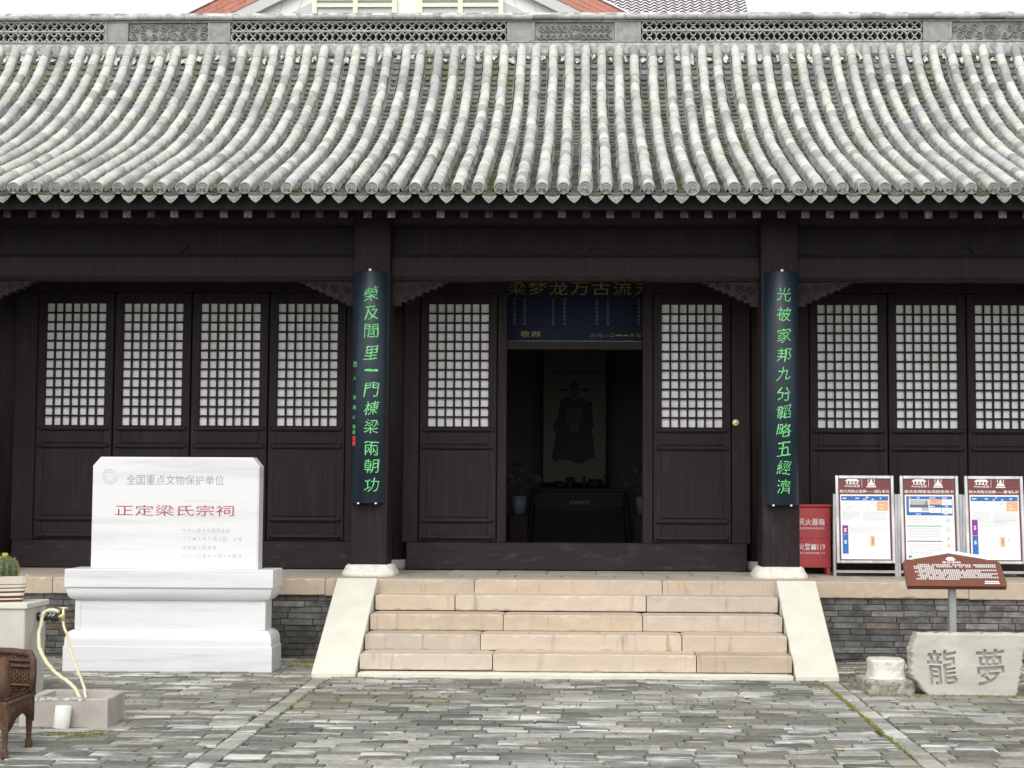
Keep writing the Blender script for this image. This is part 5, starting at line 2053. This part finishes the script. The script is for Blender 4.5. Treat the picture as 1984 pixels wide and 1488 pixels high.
pts = [(cxL, .295), (cxR, .295), (cxR, .13), (cxR - .05, .16), (cxR - .10, .19), (xm, .205), (cxL + .10, .19), (cxL + .05, .16), (cxL, .13)]
m.prism(pts, cyF + .002, cyF + .022)
part('apron', m, WICKER, ch)
for s, yy in ((1, cyF), (1, cyB), (-1, cyF), (-1, cyB)):
    x = xm + s * (hw - .016)
    y = yy + (.016 if yy < 8.3 else -.016)
    m = MB()
    m.cur_s = True
    zz = [.29 - .0072 * q for q in range(41)]
    m.tube([(x, y, max(0, z)) for z in zz], [(.026 - .012 * min(1, q / 30) + (.006 if q > 34 else 0)) * (1 + (.07 if q % 2 else -.05)) for q in range(41)], 12)
    part('leg', m, WICKER, ch)
m = MB()
m.cur_s = True
rr = random.Random(4)
WIRE = mat('rusty grey wire', (.10, .10, .10), (.16, .15, .14), .5, 30, metal=.5)
for k in range(4):
    pts = [(-3.40 + .03 * k + rr.uniform(-.01, .01), 9.75 + .05 * k, .02 + .16 * (1 - abs(t - .4)) * (t > 0) * rr.uniform(.7, 1.0)) for t in np.linspace(0, 1, 6)]
    pts = [(p[0] + .035 * i, p[1], p[2] * (1 - .15 * i)) for i, p in enumerate(pts)]
    m.tube(pts, .004, 5)
single('wire_coil', m, WIRE, 'loose bent grey wire lying between the pedestal and the trough', 'wire')

# spilled mortar below the trough
m = MB()
rr = random.Random(21)
for (px, py, rx, ry) in ((-3.10, 8.98, .26, .055), (-2.92, 9.03, .14, .035), (-3.28, 8.90, .18, .04)):
    n = 22
    vs = [(px, py, .012)]
    for k in range(n):
        a = 2 * math.pi * k / n
        q = rr.uniform(.7, 1.15)
        vs.append((px + rx * q * math.cos(a), py + ry * q * math.sin(a), .0045))
    m.add(vs, [(0, 1 + k, 1 + (k + 1) % n) for k in range(n)])
SPILL = mat('spilled mortar', (.46, .45, .41), (.34, .335, .31), .92, 9, bump=.6, bump_scale=40)
single('mortar_spill', m, SPILL, 'pale dried mortar spilled on the paving in front of the trough', 'mortar')

# ================================================================== MOSS AND FALLEN LEAVES
m = MB()
rr = random.Random(12)
def tuft(x, y, s, k=5, along=0.0):
    """a few tiny blades and a flat film; along > 0 stretches them down a joint"""
    for _ in range(k):
        px, py = x + rr.gauss(0, s * .5), y + rr.gauss(0, s * .5) + rr.uniform(-along, along)
        h = rr.uniform(.002, .009) * (1 + 8 * s)
        a = rr.uniform(0, 6.28)
        w = rr.uniform(.002, .006) * (1 + 8 * s)
        c, d_ = math.cos(a) * w, math.sin(a) * w
        m.add([(px - c, py - d_, -.004), (px + c, py + d_, -.004), (px + c * .3 + rr.uniform(-.005, .005), py + rr.uniform(-.005, .005), .004 + h)], [(0, 1, 2)])
        m.add([(px - c * .8, py - d_ * 1.6, .0032), (px + d_ * .8, py - c * 1.6, .0045), (px + c * .8, py + d_ * 1.6, .0032), (px - d_ * .8, py + c * 1.6, .0040)], [(0, 1, 2, 3)])
jb = [b for b in bricks if 7.7 < b[2] < 12.6 and -4 < b[0] < 4.2]
for b in jb:
    w = math.exp(-((b[2] - 11.0) / 1.3) ** 2) * (1 if -1.9 < b[0] < 3 else .35) + (.18 if b[0] > -1.9 else .05)
    if b[0] > 1.6 and b[2] > 10.2:
        w += .25
    if rr.random() < w * .42:
        tuft(b[1] + .003, (b[2] + b[3]) / 2, rr.uniform(.003, .008), rr.randint(5, 16), .055)
        if rr.random() < .35:
            for _q in range(5):
                tuft(rr.uniform(b[0], b[1]), b[2] - .003, .005, 2)
for _ in range(420):                                   # along the right row of bricks and at the foot of stones
    tuft(1.79 - .064 + rr.uniform(-.012, .012), rr.triangular(8.0, 11.5, 10.8), .010, 4)
for _ in range(150):
    tuft(rr.uniform(1.95, 3.1), 10.80 + rr.uniform(-.04, .05), .02, 4)
for _ in range(120):
    tuft(rr.uniform(1.9, 2.3), rr.uniform(11.0, 12.7), .025, 4)
for _ in range(160):
    tuft(rr.uniform(-2.36, -2.05), rr.uniform(12.2, 12.75), .03, 4)
for _ in range(90):
    tuft(rr.gauss(-2.95, .16), rr.gauss(8.88, .05), .02, 4)
for _ in range(60):
    tuft(-1.965 + .064 + rr.uniform(-.012, .012), rr.uniform(9.0, 11.4), .010, 4)
mo_ = bpy.data.objects.new('moss', m.mesh('moss', MOSS))
link(mo_)
mo_['kind'] = 'stuff'
mo_['label'] = 'green moss tufts in the paving joints'
mo_['category'] = 'moss'

leafspots = [(-1.83, 11.42, 'pale dry leaf lying close to the foot of the left cheek slab'), (-2.28, 11.55, 'pale dry leaf on paving between the stele and the left cheek slab'),
             (-2.45, 10.20, 'yellowish curled leaf on paving in front of the stele'), (-2.02, 9.72, 'curled leaf beside the row of lengthwise bricks left of the path'),
             (-2.40, 9.95, 'small pale leaf on paving between the trough and the stairs'), (-.30, 9.80, 'leaf on the central paving left of the middle of the stairs'),
             (.45, 11.05, 'pale leaf on paving close to the lowest step, right of its middle'), (.85, 9.30, 'leaf far out on the central paving, right of the middle of the stairs'),
             (1.33, 11.10, 'broad pale leaf near the foot of the right cheek slab'), (1.09, 10.62, 'pale leaf lying behind a squarish scrap on the central paving'),
             (1.06, 10.42, 'squarish white leaf scrap on the right of the central paving'), (2.06, 10.45, 'white curled leaf in front of the drum stone'),
             (2.36, 9.75, 'white leaf on the paving in front of the carved slab'), (2.16, 9.25, 'yellow leaf right of the mossy row of bricks'),
             (2.42, 9.05, 'long pale leaf near the right edge of the paving'), (1.38, 8.55, 'large pale leaf nearest the viewer on the right of the path')]
for i, (x, y, leaf_label) in enumerate(leafspots):
    s = R.uniform(.022, .045)
    a = R.uniform(0, 6.28)
    q = MB()
    q.cur_s = True
    L_ = [(-1, 0, .10), (-.55, .30, .16), (0, .42, .22), (.55, .28, .30), (1, 0, .55), (.55, -.28, .26), (0, -.42, .20), (-.55, -.30, .12), (0, 0, .02)]
    bend = R.uniform(.2, .9)
    vs = [(s * (c * math.cos(a) - d_ * math.sin(a)), s * (c * math.sin(a) + d_ * math.cos(a)), .006 + s * e * bend) for c, d_, e in L_]
    q.add(vs, [(8, k, (k + 1) % 8) for k in range(8)])
    o = single('fallen_leaf', q, LEAFY, leaf_label, 'leaf', 'fallen leaves on the paving')
    o.location = (x, y, 0)
    k = R.uniform(.85, 1.15)
    o.color = (k, k, k * R.uniform(.6, 1.1), 1) if R.random() > .1 else (.7, .25, .1, 1)

# ================================================================== HOUSE BEHIND
hs_ = thing('white_house', 'tall white house with red edged gable behind the hall', 'house', (-3.36, 30, 0))
HX, HZ, SLP, HY = -3.356, 12.19, .502, 28.0
def gline(dx):
    return HZ - SLP * abs(dx)
m = MB()
m.prism([(HX - 4.4, 0), (HX + 4.4, 0), (HX + 4.4, gline(4.4) - .3), (HX, HZ - .3), (HX - 4.4, gline(4.4) - .3)], HY + .16, HY + 8)
wall = part('gable_wall', m, HWHITE, hs_)
for s in (-1, 1):
    m = MB()                                           # sloping grey verge board and roof slab above
    m.prism([(HX, HZ - .04), (HX + s * 5.0, gline(5.0) - .04), (HX + s * 5.0, gline(5.0) - .64), (HX, HZ - .64)], HY + .03, HY + .16)
    vb = part('verge_board', m, HGREY, hs_)
    m = MB()
    m.prism([(HX, HZ), (HX + s * 5.0, gline(5.0)), (HX + s * 5.0, gline(5.0) - .035), (HX, HZ - .035)], HY - .02, HY + 8.2)
    part('roof_slab', m, HTILE, hs_)
    # rows of red facing tiles along the slope, the part the ridge leaves visible
    ux, uz = s * 1 / math.hypot(1, SLP), -SLP / math.hypot(1, SLP)
    for row in range(4):
        t = 2.6 + .15 * (row % 2)
        while t < 5.2:
            a, b = t + .006, t + .294
            z_off = -.045 - .095 * row
            pts = []
            for tt, dz in ((a, 0), (b, 0), (b, -.088), (a, -.088)):
                pts.append((HX + ux * tt, HZ + uz * tt + z_off + dz))
            q = MB().prism(pts, HY + .012, HY + .029)
            k = R.uniform(.9, 1.12)
            part('facing_tile', q, HRED, vb, color=(k, k, k))
            t += .30
# wall tiles joints
m = MB()
for k in range(14):
    for s in (-1, 1):
        d0 = .75 + .55 * k
        pass
for s in (-1, 1):
    for off in (1.05, 1.55):
        m.prism([(HX + s * .2, HZ - off), (HX + s * 4.3, gline(4.3) + .0 - off + .0), (HX + s * 4.3, gline(4.3) - off - .012), (HX + s * .2, HZ - off - .012)], HY + .152, HY + .159)
    for k in range(8):
        x = HX + s * (1.9 + .42 * k)
        m.prism([(x, gline(x - HX) - .66), (x + .010, gline(x - HX) - .66), (x + .010 + s * .22, gline(x - HX) - 1.2), (x + s * .22, gline(x - HX) - 1.2)], HY + .151, HY + .1575)
part('wall_joints', m, HGREY, wall)
for (a, b, mu) in ((-5.125, -3.546, -4.32), (-3.164, -1.571, -2.37)):
    m = MB()
    z0, z1 = 8.9, 10.45
    for q in ((a, a + .09, z0, z1), (b - .09, b, z0, z1), (mu - .045, mu + .045, z0, z1), (a + .09, mu - .045, 10.262, 10.33), (mu + .045, b - .09, 10.262, 10.33), (a + .09, mu - .045, z0, z0 + .09), (mu + .045, b - .09, z0, z0 + .09), (a + .09, mu - .045, z1 - .06, z1), (mu + .045, b - .09, z1 - .06, z1)):
        m.box(q[0], q[1], HY + (.08 if q[1] - q[0] < .2 else .084), HY + .158, q[2], q[3])
    w = part('window', m, HFRAME, hs_)
    for p, q in ((a + .09, mu - .045), (mu + .045, b - .09)):
        mm = MB().box(p, q, HY + .125, HY + .15, z0 + .09, 10.26)
        part('pane', mm, HGLASS, w)
        mm = MB().box(p, q, HY + .135, HY + .154, 10.332, z1 - .06)
        part('pane', mm, HGLASS, w)
for s in (-1, 1):
    xw = -5.14 if s < 0 else -1.556
    m = MB().prism([(xw, 9.6), (xw + s * 1.5, 9.6), (xw, 10.37)], HY + .148, HY + .1585)
    part('side_pane', m, HGLASS, hs_)
# side wing with its tiled roof
wg = thing('tiled_wing', 'pale wavy tiled roof right of the red edged gable', 'building', (2.0, 31, 0))
m = MB().box(-.5, 2.95, 29.3, 36, 0, 10.2)
part('wall', m, HWHITE, wg)
def wing(u, v):          # u along x, v up the slope
    return (u, 29.0 + v * .75, 10.25 + v * .66)
m = MB()
m.cur_s = True
rows_ = 26
per, seg = .175, 8
for j in range(rows_):
    v0 = .13 * j
    na = int(3.66 / per * seg)
    vs = []
    for (vv, lift) in ((v0, .0), (v0, .035), (v0 + .14, .0)):
        for i in range(na + 1):
            u = -.6 + i * per / seg
            w = .022 * math.sin(2 * math.pi * u / per)
            p = wing(u, vv - .018 * math.cos(2 * math.pi * u / per))
            vs.append((p[0], p[1] - (lift + w) * .6, p[2] + (lift + w) * .8))
    k = na + 1
    m.cur_mi = 1
    m.add(vs, [(i, i + 1, k + i + 1, k + i) for i in range(na)])
    m.cur_mi = 0
    m.add(vs, [(k + i, k + i + 1, 2 * k + i + 1, 2 * k + i) for i in range(na)])
part('roof_tiles', m, [HTILE, HLIPSHADE], wg, kind='stuff')

bpy.data.objects.remove(_to)
bpy.data.curves.remove(_tc)
